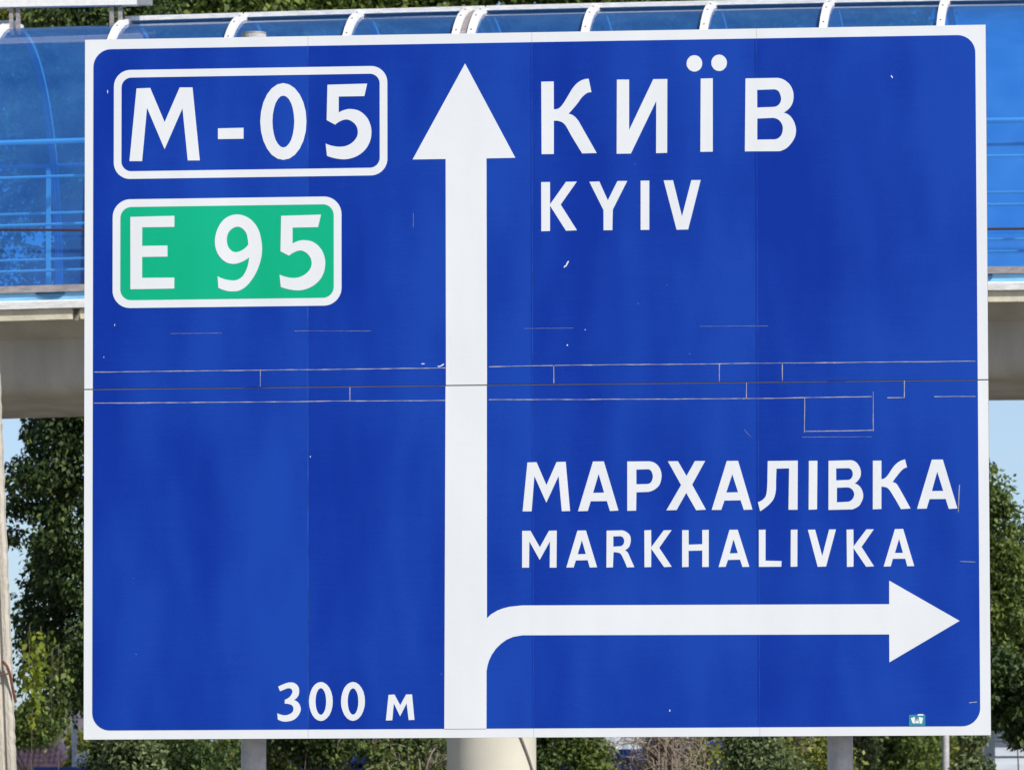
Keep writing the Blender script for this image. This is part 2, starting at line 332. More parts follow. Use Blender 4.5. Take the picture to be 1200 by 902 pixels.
GLYPHS = [
 ('route',[[(-2361,6255),(-2279,6257),(-2192,6052),(-2102,6257),(-2025,6256),(-1981,5821),(-2053,5822),(-2085,6133),(-2192,5891),(-2298,6139),(-2327,5822),(-2403,5823)]]),
 ('hyphen',[[(-1872,6010),(-1719,6011),(-1719,5946),(-1872,5946)]]),
 ('route',[[(-1343,6043),(-1347,5984),(-1361,5929),(-1383,5882),(-1412,5846),(-1445,5824),(-1481,5817),(-1516,5825),(-1550,5848),(-1578,5885),(-1600,5932),(-1614,5988),(-1619,6047),(-1614,6106),(-1600,6161),(-1578,6208),(-1550,6243),(-1516,6266),(-1481,6273),(-1445,6264),(-1412,6241),(-1383,6204),(-1361,6157),(-1347,6102)],[(-1415,6044),(-1418,6004),(-1424,5967),(-1434,5935),(-1448,5911),(-1464,5895),(-1481,5890),(-1498,5896),(-1513,5912),(-1527,5936),(-1537,5968),(-1544,6006),(-1546,6046),(-1544,6086),(-1537,6123),(-1527,6155),(-1513,6179),(-1498,6194),(-1481,6199),(-1464,6193),(-1448,6178),(-1434,6153),(-1424,6121),(-1418,6084)]]),
 ('route',[[(-1217,6259),(-980,6262),(-997,6188),(-1150,6188),(-1150,6093),(-1118,6107,1),(-1080,6113,1),(-1026,6100,1),(-982,6061,1),(-960,6013,1),(-955,5972,1),(-962,5925,1),(-986,5878,1),(-1026,5842,1),(-1074,5821,1),(-1121,5815,1),(-1172,5822,1),(-1220,5837),(-1228,5910),(-1193,5897,1),(-1148,5890,1),(-1104,5895,1),(-1064,5918,1),(-1042,5947,1),(-1036,5974,1),(-1043,6008,1),(-1067,6036,1),(-1101,6051,1),(-1138,6043,1),(-1171,6021),(-1222,6049)]]),
 ('euro',[[(-2397,5491),(-2133,5494),(-2133,5428),(-2326,5428),(-2326,5318),(-2174,5318),(-2174,5252),(-2326,5252),(-2326,5128),(-2133,5127),(-2133,5062),(-2396,5061)]]),
 ('euro',[[(-1874,5132),(-1838,5116,1),(-1798,5107,1),(-1760,5108,1),(-1724,5130,1),(-1701,5169,1),(-1690,5206,1),(-1685,5242),(-1723,5218,1),(-1770,5204,1),(-1818,5212,1),(-1859,5245,1),(-1883,5290,1),(-1890,5340,1),(-1881,5394,1),(-1856,5445,1),(-1818,5481,1),(-1760,5497,1),(-1702,5483,1),(-1658,5449,1),(-1628,5401,1),(-1613,5344,1),(-1608,5283,1),(-1617,5222,1),(-1638,5162,1),(-1672,5105,1),(-1709,5065,1),(-1746,5045,1),(-1777,5041,1),(-1818,5044,1),(-1869,5063)],[(-1753,5424,1),(-1723,5411,1),(-1701,5382,1),(-1694,5351,1),(-1690,5318),(-1721,5288,1),(-1764,5273,1),(-1794,5285,1),(-1813,5312,1),(-1819,5350,1),(-1810,5387,1),(-1787,5413,1)]]),
 ('euro',[[(-1494,5485),(-1256,5489),(-1274,5415),(-1426,5414),(-1426,5319),(-1394,5334,1),(-1356,5339,1),(-1302,5327,1),(-1258,5288,1),(-1236,5240,1),(-1231,5200,1),(-1238,5152,1),(-1261,5106,1),(-1302,5069,1),(-1350,5048,1),(-1397,5042,1),(-1448,5049,1),(-1496,5063),(-1504,5137),(-1469,5124,1),(-1424,5116,1),(-1380,5122,1),(-1340,5145,1),(-1318,5174,1),(-1312,5201,1),(-1319,5234,1),(-1343,5263,1),(-1377,5278,1),(-1414,5269,1),(-1447,5248),(-1498,5275)]]),
 ('city',[[(55,6257),(129,6257),(129,6093),(159,6098,1),(184,6124,1),(213,6170,1),(240,6214,1),(267,6244,1),(298,6263,1),(336,6270),(352,6190),(326,6185,1),(297,6162,1),(267,6122,1),(216,6064),(243,6055,1),(270,6028,1),(294,5987,1),(382,5830),(296,5829),(229,5941,1),(203,5989,1),(184,6011,1),(157,6023,1),(129,6024),(128,5828),(56,5828)]]),
 ('city',[[(503,6262),(575,6261),(574,5963),(718,6261),(801,6261),(798,5825),(733,5824),(735,6132),(584,5824),(500,5824)]]),
 ('city',[[(998,6260),(1069,6261),(1067,5828),(994,5828)]]),
 ('dot',[[(1007,6350),(1006,6337),(1001,6325),(994,6315),(984,6308),(973,6303),(961,6302),(949,6304),(938,6309),(928,6317),(921,6327),(916,6338),(915,6351),(917,6364),(921,6375),(929,6385),(938,6393),(949,6397),(961,6399),(973,6397),(985,6392),(994,6384),(1001,6374),(1006,6362)]]),
 ('dot',[[(1153,6351),(1151,6338),(1147,6326),(1139,6317),(1130,6309),(1119,6304),(1107,6303),(1095,6305),(1083,6310),(1074,6318),(1067,6328),(1062,6339),(1061,6352),(1062,6365),(1067,6376),(1074,6386),(1084,6394),(1095,6398),(1107,6400),(1119,6398),(1130,6393),(1140,6385),(1147,6375),(1152,6363)]]),
 ('city',[[(1262,6257),(1443,6257),(1483,6248,1),(1519,6220,1),(1539,6183,1),(1544,6146,1),(1538,6109,1),(1519,6077,1),(1485,6052),(1518,6036,1),(1542,6005,1),(1555,5968,1),(1557,5938,1),(1548,5901,1),(1524,5865,1),(1497,5840,1),(1460,5825),(1256,5827)],[(1330,6188),(1429,6190),(1456,6178,1),(1469,6147,1),(1469,6120,1),(1452,6095,1),(1422,6086),(1330,6084)],[(1330,6019),(1421,6022),(1455,6010,1),(1477,5979,1),(1479,5946,1),(1468,5916,1),(1447,5899,1),(1421,5895),(1329,5895)]]),
 ('city_latin',[[(53,5663),(105,5663),(105,5531),(200,5663),(264,5663),(168,5529),(264,5376),(199,5374),(105,5523),(104,5374),(53,5373)]]),
 ('city_latin',[[(338,5661),(397,5662),(447,5550),(504,5663),(562,5663),(476,5495),(473,5374),(421,5374),(421,5493)]]),
 ('city_latin',[[(641,5663),(692,5663),(691,5373),(640,5373)]]),
 ('city_latin',[[(777,5663),(832,5663),(884,5449),(940,5662),(995,5662),(920,5372),(852,5371)]]),
 ('village',[[(-33,4013),(21,4014),(79,3879),(139,4014),(193,4015),(218,3726),(169,3725),(151,3932),(78,3776),(8,3933),(-9,3726),(-62,3726)]]),
 ('village',[[(354,4015),(418,4015),(503,3726),(453,3724),(435,3782),(340,3782),(322,3725),(265,3724)],[(387,3942),(419,3832),(354,3831)]]),
 ('village',[[(556,4013),(681,4013),(718,4003,1),(744,3977,1),(756,3944,1),(756,3911,1),(744,3874,1),(717,3848,1),(680,3834),(609,3832),(607,3725),(555,3724)],[(609,3965),(677,3967),(695,3958,1),(705,3934,1),(705,3914,1),(695,3890,1),(674,3880),(609,3879)]]),
 ('village',[[(795,4012),(854,4012),(904,3925),(954,4012),(1014,4012),(937,3874),(1017,3727),(960,3724),(902,3826),(845,3726),(785,3725),(872,3872)]]),
 ('village',[[(1141,4011),(1207,4011),(1290,3725),(1239,3724),(1221,3780),(1126,3779),(1107,3725),(1051,3725)],[(1173,3933),(1206,3827),(1137,3826)]]),
 ('village',[[(1381,4008),(1557,4009),(1554,3722),(1501,3722),(1506,3964),(1432,3963),(1429,3891,1),(1427,3831,1),(1415,3788,1),(1396,3762,1),(1369,3738,1),(1335,3715),(1322,3768),(1353,3784,1),(1370,3808,1),(1377,3858,1),(1379,3925,1)]]),
 ('village',[[(1622,4007),(1672,4007),(1668,3723),(1619,3721)]]),
 ('village',[[(1737,4006),(1864,4008),(1893,4000,1),(1916,3973,1),(1925,3943,1),(1923,3913,1),(1909,3890,1),(1889,3872),(1916,3857,1),(1934,3827,1),(1938,3793,1),(1928,3764,1),(1912,3740,1),(1872,3721),(1735,3719)],[(1781,3961),(1850,3962),(1869,3954,1),(1878,3934,1),(1876,3914,1),(1863,3897,1),(1843,3893),(1781,3891)],[(1785,3848),(1843,3850),(1869,3842,1),(1884,3820,1),(1884,3797,1),(1872,3777,1),(1852,3766),(1784,3763)]]),
 ('village',[[(1996,4004),(2046,4004),(2045,3896),(2067,3903,1),(2087,3925,1),(2114,3965,1),(2144,3994,1),(2184,4010),(2195,3963),(2174,3955,1),(2150,3931,1),(2110,3878),(2130,3870,1),(2146,3848,1),(2214,3723),(2158,3720),(2097,3825,1),(2080,3844,1),(2064,3850,1),(2045,3852),(2044,3722),(1994,3720)]]),
 ('village',[[(2340,4007),(2404,4007),(2487,3721),(2437,3719),(2419,3777),(2325,3777),(2308,3722),(2252,3721)],[(2371,3937),(2405,3824),(2339,3824)]]),
 ('village_latin',[[(-65,3612),(-16,3612),(39,3515),(93,3611),(139,3612),(137,3395),(97,3395),(99,3549),(38,3441),(-23,3550),(-25,3396),(-66,3396)]]),
 ('village_latin',[[(261,3611),(311,3611),(376,3395),(333,3394),(321,3437),(251,3436),(238,3395),(195,3395)],[(287,3554),(310,3473),(262,3472)]]),
 ('village_latin',[[(433,3609),(524,3610),(550,3600,1),(570,3579,1),(575,3552,1),(570,3525,1),(560,3507,1),(540,3494),(557,3479,1),(570,3451,1),(595,3394),(552,3393),(526,3454,1),(513,3474,1),(493,3481,1),(473,3482),(469,3394),(431,3393)],[(472,3575),(514,3576),(529,3568,1),(536,3551,1),(532,3530,1),(517,3517),(472,3515)]]),
 ('village_latin',[[(655,3609),(695,3610),(695,3510),(769,3608),(815,3609),(742,3506),(815,3395),(770,3393),(695,3501),(694,3394),(655,3393)]]),
 ('village_latin',[[(877,3608),(915,3608),(915,3523),(995,3525),(995,3608),(1033,3609),(1032,3392),(994,3392),(995,3488),(914,3487),(914,3393),(876,3392)]]),
 ('village_latin',[[(1155,3608),(1203,3608),(1270,3391),(1230,3390),(1216,3433),(1145,3432),(1131,3392),(1090,3391)],[(1178,3552),(1203,3471),(1155,3470)]]),
 ('village_latin',[[(1327,3606),(1366,3607),(1365,3426),(1459,3423),(1457,3390),(1326,3390)]]),
 ('village_latin',[[(1514,3605),(1553,3606),(1551,3390),(1512,3389)]]),
 ('village_latin',[[(1614,3604),(1656,3605),(1697,3450),(1738,3605),(1778,3605),(1719,3389),(1670,3388)]]),
 ('village_latin',[[(1840,3603),(1880,3604),(1880,3505),(1956,3604),(1999,3604),(1927,3502),(1999,3388),(1953,3386),(1880,3494),(1879,3387),(1841,3386)]]),
 ('village_latin',[[(2122,3604),(2170,3605),(2233,3388),(2193,3387),(2181,3431),(2109,3431),(2096,3387),(2055,3386)],[(2146,3547),(2168,3465),(2121,3465)]]),
 ('distance',[[(-1512,2708),(-1478,2723,1),(-1447,2732,1),(-1417,2729,1),(-1394,2710,1),(-1387,2681,1),(-1394,2651,1),(-1419,2629),(-1394,2615,1),(-1379,2587,1),(-1379,2565,1),(-1394,2535,1),(-1421,2512,1),(-1459,2503,1),(-1485,2504,1),(-1514,2515),(-1517,2552),(-1485,2541,1),(-1455,2542,1),(-1428,2557,1),(-1421,2578,1),(-1428,2596,1),(-1447,2605,1),(-1473,2608),(-1472,2631),(-1447,2644,1),(-1432,2663,1),(-1427,2681,1),(-1436,2695,1),(-1455,2698,1),(-1474,2691,1),(-1501,2681)]]),
 ('distance',[[(-1188,2619),(-1190,2590),(-1197,2562),(-1208,2539),(-1223,2521),(-1240,2509),(-1258,2505),(-1276,2509),(-1294,2521),(-1308,2539),(-1319,2563),(-1326,2590),(-1329,2620),(-1326,2650),(-1319,2677),(-1308,2701),(-1293,2719),(-1276,2730),(-1258,2734),(-1240,2730),(-1223,2718),(-1208,2700),(-1197,2676),(-1190,2649)],[(-1227,2619),(-1228,2599),(-1231,2580),(-1236,2564),(-1243,2552),(-1250,2544),(-1259,2541),(-1267,2544),(-1274,2552),(-1281,2564),(-1286,2581),(-1289,2600),(-1290,2620),(-1289,2640),(-1286,2659),(-1281,2675),(-1274,2687),(-1267,2695),(-1258,2698),(-1250,2695),(-1243,2687),(-1236,2675),(-1231,2659),(-1228,2640)]]),
 ('distance',[[(-997,2619),(-999,2589),(-1007,2562),(-1018,2538),(-1033,2520),(-1050,2509),(-1068,2505),(-1086,2509),(-1104,2521),(-1118,2539),(-1129,2562),(-1137,2590),(-1139,2619),(-1136,2649),(-1129,2676),(-1118,2700),(-1103,2718),(-1086,2729),(-1068,2733),(-1049,2729),(-1032,2717),(-1018,2699),(-1006,2676),(-999,2648)],[(-1036,2618),(-1037,2598),(-1040,2580),(-1045,2564),(-1052,2551),(-1059,2544),(-1068,2541),(-1076,2544),(-1084,2552),(-1090,2564),(-1095,2580),(-1098,2599),(-1099,2619),(-1098,2639),(-1095,2657),(-1090,2673),(-1083,2686),(-1076,2693),(-1068,2696),(-1059,2693),(-1052,2685),(-1045,2673),(-1040,2657),(-1037,2638)]]),
 ('distance',[[(-857,2656),(-822,2658),(-788,2595),(-753,2658),(-718,2658),(-704,2509),(-738,2508),(-750,2606),(-789,2530),(-826,2607),(-835,2507),(-873,2506)]]),
]
FILM_CUTS = [ (-2615,4573,-517,4574),(-259,4578,119,4582),(129,4582,2598,4579),(-2615,4389,-518,4383),(-260,4384,1234,4375),(1234,4375,1994,4377),(2083,4371,2183,4370),(2357,4375,2596,4374),(-1619,4577,-1619,4476),(124,4582,124,4477),(1100,4579,1099,4476),(1470,4577,1470,4477),(-1085,4467,-1085,4384),(1260,4470,1259,4374),(2001,4407,2000,4177),(1599,4376,1598,4173),(1598,4179,2003,4182),(2184,4470,2183,4370),(2500,3858,2492,3699),(2500,3413,2589,3407),(2548,2591,2593,2596),(-1415,4802,-958,4798),(-2155,4796,-1848,4794),(-47,4801,241,4801),(985,4801,1387,4799),(-706,5490,-706,5404),(1583,4146,1992,4145),(1243,4194,1283,4149) ]

# ------------------------------------------------------------------ ground, road
g = MB().add([(-4000,-400,0),(4000,-400,0),(4000,8000,0),(-4000,8000,0)], [(0,1,2,3)]).build('ground', GRASS); tag(g, kind='structure')
rd = MB().box(9.6, 18.2, -60, 700, -0.05, 0.012).build('road', ASPH); tag(rd, kind='structure')
for x0, x1 in ((9.3, 9.6), (18.2, 18.5)):
    k = MB().box(x0, x1, -60, 700, -0.05, 0.14).build('kerb', KERB); tag(k, kind='structure')
mk = MB()
for y in range(-55, 400, 9): mk.box(13.83, 13.97, y, y+4, 0.0125, 0.016)
mk.box(9.85, 9.97, -60, 700, 0.0125, 0.016); mk.box(17.83, 17.95, -60, 700, 0.0125, 0.016)
tag(mk.build('road_marking', PAINT), kind='structure')

# ------------------------------------------------------------------ the direction sign
SX, SY, SYAW = 0.122349893, 40.0, 1.15818196e-01
SW, SZ0, SZ1, SEAM = 2.67178939, 2.40261886, 6.55063575, 4.470
sign = empty('direction_sign', (SX, SY, 0), -SYAW)
tag(sign, 'large blue direction sign with white border, straight-on and right-turn arrows, on two grey posts', 'road sign')
xs = [-SW, -1.334, 0.0, 1.327, SW]
rng = random.Random(4)
BX0, BX1, BZ0, BZ1 = -2.620, 2.611, 2.456, 6.492
T_FRONT = 0.0
for i in range(4):
    for row in range(2):
        z0, z1 = (SZ0, SEAM-0.0035) if row == 0 else (SEAM+0.0035, SZ1)
        gx = 0.0006
        x0, x1 = xs[i]+(gx if i else 0), xs[i+1]-(gx if i < 3 else 0)
        # every sheet sits a touch out of plane with its neighbour and bows slightly
        cx = (x0+x1)/2; t1 = rng.uniform(-0.004, 0.004); t2 = rng.uniform(-0.002, 0.002); bow = rng.uniform(0.002, 0.006)
        nx, nz = 12, 10
        def warp(x, z):
            u = (x-cx)/(x1-x0)*2; w = (z-(z0+z1)/2)/(z1-z0)*2
            return -t1*u - t2*w - bow*(1-u*u)*0.6
        front = []; fs = []
        for a in range(nx+1):
            for b_ in range(nz+1):
                x = x0+(x1-x0)*a/nx; z = z0+(z1-z0)*b_/nz
                front.append((x, 0.0+0.0*warp(x, z), z))
        mb = MB()
        mb.box(x0, x1, 0.0, 0.03, z0, z1)
        pn = mb.build('board', WHITE_FILM, sign)
        pn.data.materials.append(EDGE)
        for p in pn.data.polygons:
            if abs(p.normal.y) < 0.5: p.material_index = 1
        # blue film on this board, buckled a little, with the light drift of each sheet painted in its colour
        fx0, fx1 = max(x0, BX0), min(x1, BX1); fz0, fz1 = max(z0, BZ0), min(z1, BZ1)
        which = (i == 0 and row == 0, i == 3 and row == 0, i == 3 and row == 1, i == 0 and row == 1)
        r = 0.105
        bl = plate([rrect(fx0, fx1, fz0, fz1, r, 10, which)], 0.0, -0.0015).build('blue_film', BLUE_FILM, pn)
for k, (x, zt) in enumerate(((-1.700, 6.598), (1.777, 6.560))):
    p = MB().tube([(x, 0.27, 0), (x, 0.27, zt)], 0.075, 28).build('post', POSTM, sign, True)
    MB().tube([(x, 0.27, zt+0.0005), (x, 0.27, zt+0.014)], 0.074, 28).build('cap', BRACKET, p)
for z in (2.62, 3.5, 4.32, 4.62, 5.5, 6.32):
    MB().box(-2.6, 2.6, 0.03, 0.055, z-0.035, z+0.035).build('cross_rail', BRACKET, sign)
    for x in (-1.700, 1.777):
        MB().tube([(x-0.09, 0.06, z), (x-0.085, 0.30, z), (x-0.04, 0.352, z), (x+0.04, 0.352, z), (x+0.085, 0.30, z), (x+0.09, 0.06, z)], 0.012, 6).build('clamp', BRACKET, sign)
YF = -0.0030
for k, (x, w_) in enumerate(((-1.334, 0.0042), (0.0, 0.0024), (1.327, 0.0022))):
    for z0, z1 in ((BZ0, SEAM-0.003), (SEAM+0.003, BZ1)):
        n = 24; rs = random.Random(k*7+int(z0*10)); L_ = []; R_ = []
        for q in range(n+1):
            z = z0+(z1-z0)*q/n; L_.append((x-w_*rs.uniform(0.5, 1.1), z)); R_.append((x+w_*rs.uniform(0.2, 0.7), z))
        plate([L_ + R_[::-1]], -0.0015, -0.0020).build('film_overlap', SEAMF, sign)
# route shields
def ring(x0, x1, z0, z1, t, r, name, m, yb, yf):
    return plate([rrect(x0, x1, z0, z1, r, 10), rrect(x0+t, x1-t, z0+t, z1-t, r-t*0.85, 10)], yb, yf).build(name, m, sign)
ring(-2.497, -0.860, 5.717, 6.366, 0.0455, 0.098, 'route_frame', WHITE_FILM, -0.0015, YF)
ring(-2.503, -1.134, 4.950, 5.596, 0.0460, 0.105, 'route_frame', WHITE_FILM, -0.0015, YF)
plate([rrect(-2.503+0.0465, -1.134-0.0465, 4.950+0.0465, 5.596-0.0465, 0.066, 10)], -0.0015, YF+0.0005).build('green_field', GREEN_FILM, sign)
# arrows (split where the boards split)
SE0, SE1 = SEAM-0.0035, SEAM+0.0035
plate([[(-0.514, SE1), (-0.271, SE1), (-0.271, 5.808), (-0.100, 5.809), (-0.397, 6.372), (-0.710, 5.808), (-0.5135, 5.808)]], -0.0015, YF).build('arrow', WHITE_FILM, sign)
c1 = [(-0.142, 3.1675), (-0.180, 3.158), (-0.212, 3.146), (-0.250, 3.124), (-0.2745, 3.101)]
c2 = [(-0.2775, 2.791), (-0.272, 2.823), (-0.262, 2.855), (-0.246, 2.888), (-0.222, 2.922), (-0.190, 2.953), (-0.158, 2.975), (-0.120, 2.991), (-0.066, 3.000)]
plate([[(-0.5275, BZ0-0.001), (-0.2785, BZ0-0.001)] + c2 + [(2.085, 2.991), (2.085, 2.829), (2.495, 3.067), (2.087, 3.304), (2.086, 3.167), (-0.066, 3.175)] + c1 + [(-0.272, SE0), (-0.5165, SE0)]], -0.0015, YF).build('arrow', WHITE_FILM, sign)
# lettering
mm = 0.001
for grp, loops in GLYPHS:
    lp = [[(x*mm, z*mm) for x, z in smooth_loop(l)] if any(len(c) > 2 for c in l) else [(c[0]*mm, c[1]*mm) for c in l] for l in loops]
    nm = 'hyphen' if grp == 'hyphen' else 'dot' if grp == 'dot' else 'digit' if grp == 'distance' and loops[0][0] != GLYPHS[-1][1][0][0] else 'letter'
    yb, yf = (YF+0.0005, YF-0.001) if grp == 'euro' else (-0.0015, YF)
    plate(lp, yb, yf).build(nm, WHITE_FILM, sign)
# cut edges and peeling lines of the film
rng = random.Random(9)
for (x0, z0, x1, z1) in FILM_CUTS:
    a = Vector((x0*mm, z0*mm)); b = Vector((x1*mm, z1*mm)); L_ = (b-a).length; n = max(2, int(L_/0.05))
    d = (b-a)/L_; q = Vector((-d.y, d.x)); faint = (x0, z0) in ((-1415,4802),(-2155,4796),(-47,4801),(985,4801),(1583,4146),(1243,4194),(-706,5490))
    w0 = 0.0006 if faint else 0.0023
    wob = 0.0
    prev = None
    pts = []
    for k in range(n+1):
        wob = wob*0.8 + rng.uniform(-0.0008, 0.0008)
        w = w0*rng.uniform(0.45, 1.25)
        c = a + d*L_*k/n + q*wob
        pts.append((c-q*w, c+q*w))
    cm = MB()
    for k in range(n):
        (p0, p1), (p2, p3) = pts[k], pts[k+1]
        y0, y1 = -0.0016, -0.0024
        cm.add([(p0.x,y1,p0.y),(p2.x,y1,p2.y),(p3.x,y1,p3.y),(p1.x,y1,p1.y),(p0.x,y0,p0.y),(p2.x,y0,p2.y),(p3.x,y0,p3.y),(p1.x,y0,p1.y)],[(0,1,2,3),(0,4,5,1),(3,2,6,7),(0,3,7,4),(1,5,6,2)])
    cm.build('film_cut', CUT, sign)
# chips where the film has flaked
ch = MB(); rng = random.Random(21)
def chip(x, z, sx, sz, ang=0.0):
    k = 7; pts = []
    for i in range(k):
        t = 2*math.pi*i/k; rr = rng.uniform(0.6, 1.1)
        u, w = sx*rr*math.cos(t), sz*rr*math.sin(t)
        pts.append((x+u*math.cos(ang)-w*math.sin(ang), z+u*math.sin(ang)+w*math.cos(ang)))
    m = plate([pts], -0.0015, -0.0022); ch.add(m.v, m.f)
for (x, z, sx, sz, an) in ((0.205, 5.180, 0.006, 0.022, -0.5), (0.19, 5.163, 0.005, 0.010, -0.2), (2.12, 6.255, 0.004, 0.012, 0.6), (-2.535, 6.24, 0.003, 0.014, 0), (-0.535, 4.592, 0.016, 0.005, 0.5),
                        (-0.553, 4.584, 0.014, 0.004, 0), (-2.49, 4.97-0.12, 0.002, 0.008, 0), (0.205, 4.70, 0.004, 0.006, 0), (-2.555, 4.66, 0.002, 0.006, 0), (0.80, 2.555, 0.003, 0.009, 0), (-1.32, 4.06, 0.003, 0.006, 0), (0.31, 4.79, 0.003, 0.004, 0), (-0.65, 4.60, 0.012, 0.003, 0)):
    chip(x, z, sx, sz, an)
for i in range(12): chip(rng.uniform(-2.5, 2.5), rng.choice([rng.uniform(2.5, 4.4), rng.uniform(4.6, 6.4)]), rng.uniform(0.0006, 0.0014), rng.uniform(0.001, 0.003), rng.uniform(0, 3))
tag(ch.build('film_chip', WHITE_FILM, sign), kind='stuff')
st = plate([[(2.196, 2.458), (2.291, 2.459), (2.292, 2.524), (2.197, 2.523)]], -0.0015, YF).build('sticker', TEAL, sign)
plate([[(2.207, 2.470+0.035), (2.232, 2.470+0.040), (2.230, 2.472), (2.218, 2.474)]], YF, YF-0.001).build('sticker_emblem', STWHITE, st)
plate([[(2.253, 2.511), (2.279, 2.505), (2.272, 2.473), (2.258, 2.472)]], YF, YF-0.001).build('sticker_emblem', STWHITE, st)
plate([[(2.236, 2.498), (2.250, 2.498), (2.254, 2.474), (2.233, 2.474)]], YF, YF-0.0011).build('sticker_emblem', STWHITE, st)
plate([[(2.238, 2.504), (2.248, 2.504), (2.246, 2.488), (2.239, 2.488)]], YF, YF-0.0016).build('sticker_mark', STDARK, st)
plate([[(2.247, 2.518), (2.282, 2.519), (2.280, 2.527), (2.248, 2.527)]], YF, YF-0.0012).build('sticker_emblem', STWHITE, st)

# ------------------------------------------------------------------ the pedestrian overpass
BA = math.radians(7.0); BY = 62.0
b0 = at(576, 880, BY); BXc = b0.x
ux = Vector((math.cos(BA), -math.sin(BA), 0)); vx = Vector((math.sin(BA), math.cos(BA), 0))
def bl(px, py, v):
    """photo pixel -> (u, z) on the bridge's own vertical plane at local depth v"""
    o = Vector((BXc, BY, 0)) + vx*v
    d = (at(px, py, 60.0) - CAM); t = (o-CAM).dot(vx)/d.dot(vx); P = CAM + d*t
    return (P-o).dot(ux), P.z
SL, KC = 0.0075, 0.0011
def cz(u): return SL*u - KC*u*u
def lev(px, py, v):
    u, z = bl(px, py, v); return z - cz(u)
HW = 2.12                                        # half width of the tube
zs_top, zs_bot = lev(50, 334.8, -HW), lev(50, 342.8, -HW)
z_low = lev(50, 353.0, -HW); z_led0 = lev(50, 361.5, -2.30); z_cr0 = lev(50, 375.0, -2.26); z_bot = lev(50, 489.0, 1.30)
U0, U1 = -17.0, 17.0
bridge = empty('pedestrian_bridge', (BXc, BY, 0), -BA)
tag(bridge, 'covered footbridge with blue glazed arched tube and white ribs on a grey girder', 'footbridge')
def us(u0, u1, step=1.0):
    n = max(1, int(math.ceil((u1-u0)/step))); return [u0+(u1-u0)*k/n for k in range(n+1)]
def ext(u0, u1, sec):
    """extrude a (v,z) section along u following the camber"""
    return MB().loft([[(u, v, z+cz(u)) for v, z in sec] for u in us(u0, u1)])
gsec = [(-2.1, z_cr0+0.05)] + [(-1.35-0.25*math.cos(a_)*1.0, z_bot+0.25-0.25*math.sin(a_)) for a_ in [math.radians(q) for q in (-30, 0, 20, 40, 60, 80, 90)]]
gsec[1] = (-1.62, z_cr0-0.12)
gsec += [(-v_, z_) for v_, z_ in reversed(gsec)]
ext(U0, U1, gsec).build('girder', GIRD, bridge, True)
ext(U0, U1, [(-2.18, z_cr0+0.0505), (2.18, z_cr0+0.0505), (2.18, z_low-0.03), (-2.18, z_low-0.03)]).build('deck_slab', FLOORM, bridge)
# cream fascia in lengths with bracketed joints, white ledge above it
joints = [U0, -11.2, bl(90, 370, -2.26)[0], 2.1, 8.2, 13.0, U1]
for a, b in zip(joints[:-1], joints[1:]):
    for sgn in (-1, 1):
        ext(a+0.035, b-0.035, [(sgn*2.1805, z_cr0), (sgn*2.28, z_cr0), (sgn*2.28, z_led0-0.002), (sgn*2.1805, z_led0-0.002)]).build('fascia_board', CREAM, bridge)
for j in joints[1:-1]:
    MB().add([(j-0.02, -2.26, z_cr0-0.01+cz(j)), (j+0.01, -2.30, z_cr0-0.01+cz(j)), (j+0.06, -2.30, z_led0-0.004+cz(j)), (j+0.03, -2.26, z_led0-0.004+cz(j)),
              (j-0.02, -2.18, z_cr0-0.01+cz(j)), (j+0.01, -2.18, z_cr0-0.01+cz(j)), (j+0.06, -2.18, z_led0-0.004+cz(j)), (j+0.03, -2.18, z_led0-0.004+cz(j))],
             [(0,1,2,3),(4,7,6,5),(0,4,5,1),(1,5,6,2),(2,6,7,3),(3,7,4,0)]).build('joint_bracket', CREAM, bridge)
for sgn in (-1, 1):
    ext(U0, U1, [(sgn*2.08, z_led0), (sgn*2.32, z_led0), (sgn*2.32, z_low-0.02), (sgn*2.28, z_low-0.004), (sgn*2.08, z_low-0.004)]).build('ledge', LEDGE, bridge)
    ext(U0, U1, [(sgn*(HW-0.02), z_low-0.003), (sgn*(HW+0.02), z_low-0.003), (sgn*(HW+0.02), zs_bot-0.002), (sgn*(HW-0.02), zs_bot-0.002)]).build('kick_panel', LOWBLUE, bridge)
    ext(U0, U1, [(sgn*(HW-0.05), zs_bot), (sgn*(HW+0.05), zs_bot), (sgn*(HW+0.05), zs_top), (sgn*(HW-0.05), zs_top)]).build('sill_rail', SILL, bridge)
for (pxa, pxb) in ((42, 76), (1158, 1163)):
    ua, ub = bl(pxa, 347, -HW-0.03)[0], bl(pxb, 347, -HW-0.03)[0]
    MB().loft([[(ua+(ub-ua)*t, v, z+cz(ua)) for v, z in ((-HW-0.021, zs_bot-0.005), (-HW-0.035, zs_bot-0.005), (-HW-0.035, zs_bot-0.005-h_), (-HW-0.021, zs_bot-0.005-h_))] for t, h_ in ((0, 0.012), (0.2, 0.035), (0.5, 0.05), (0.8, 0.042), (1, 0.012))]).build('splice_plate', DARKBLUE, bridge)
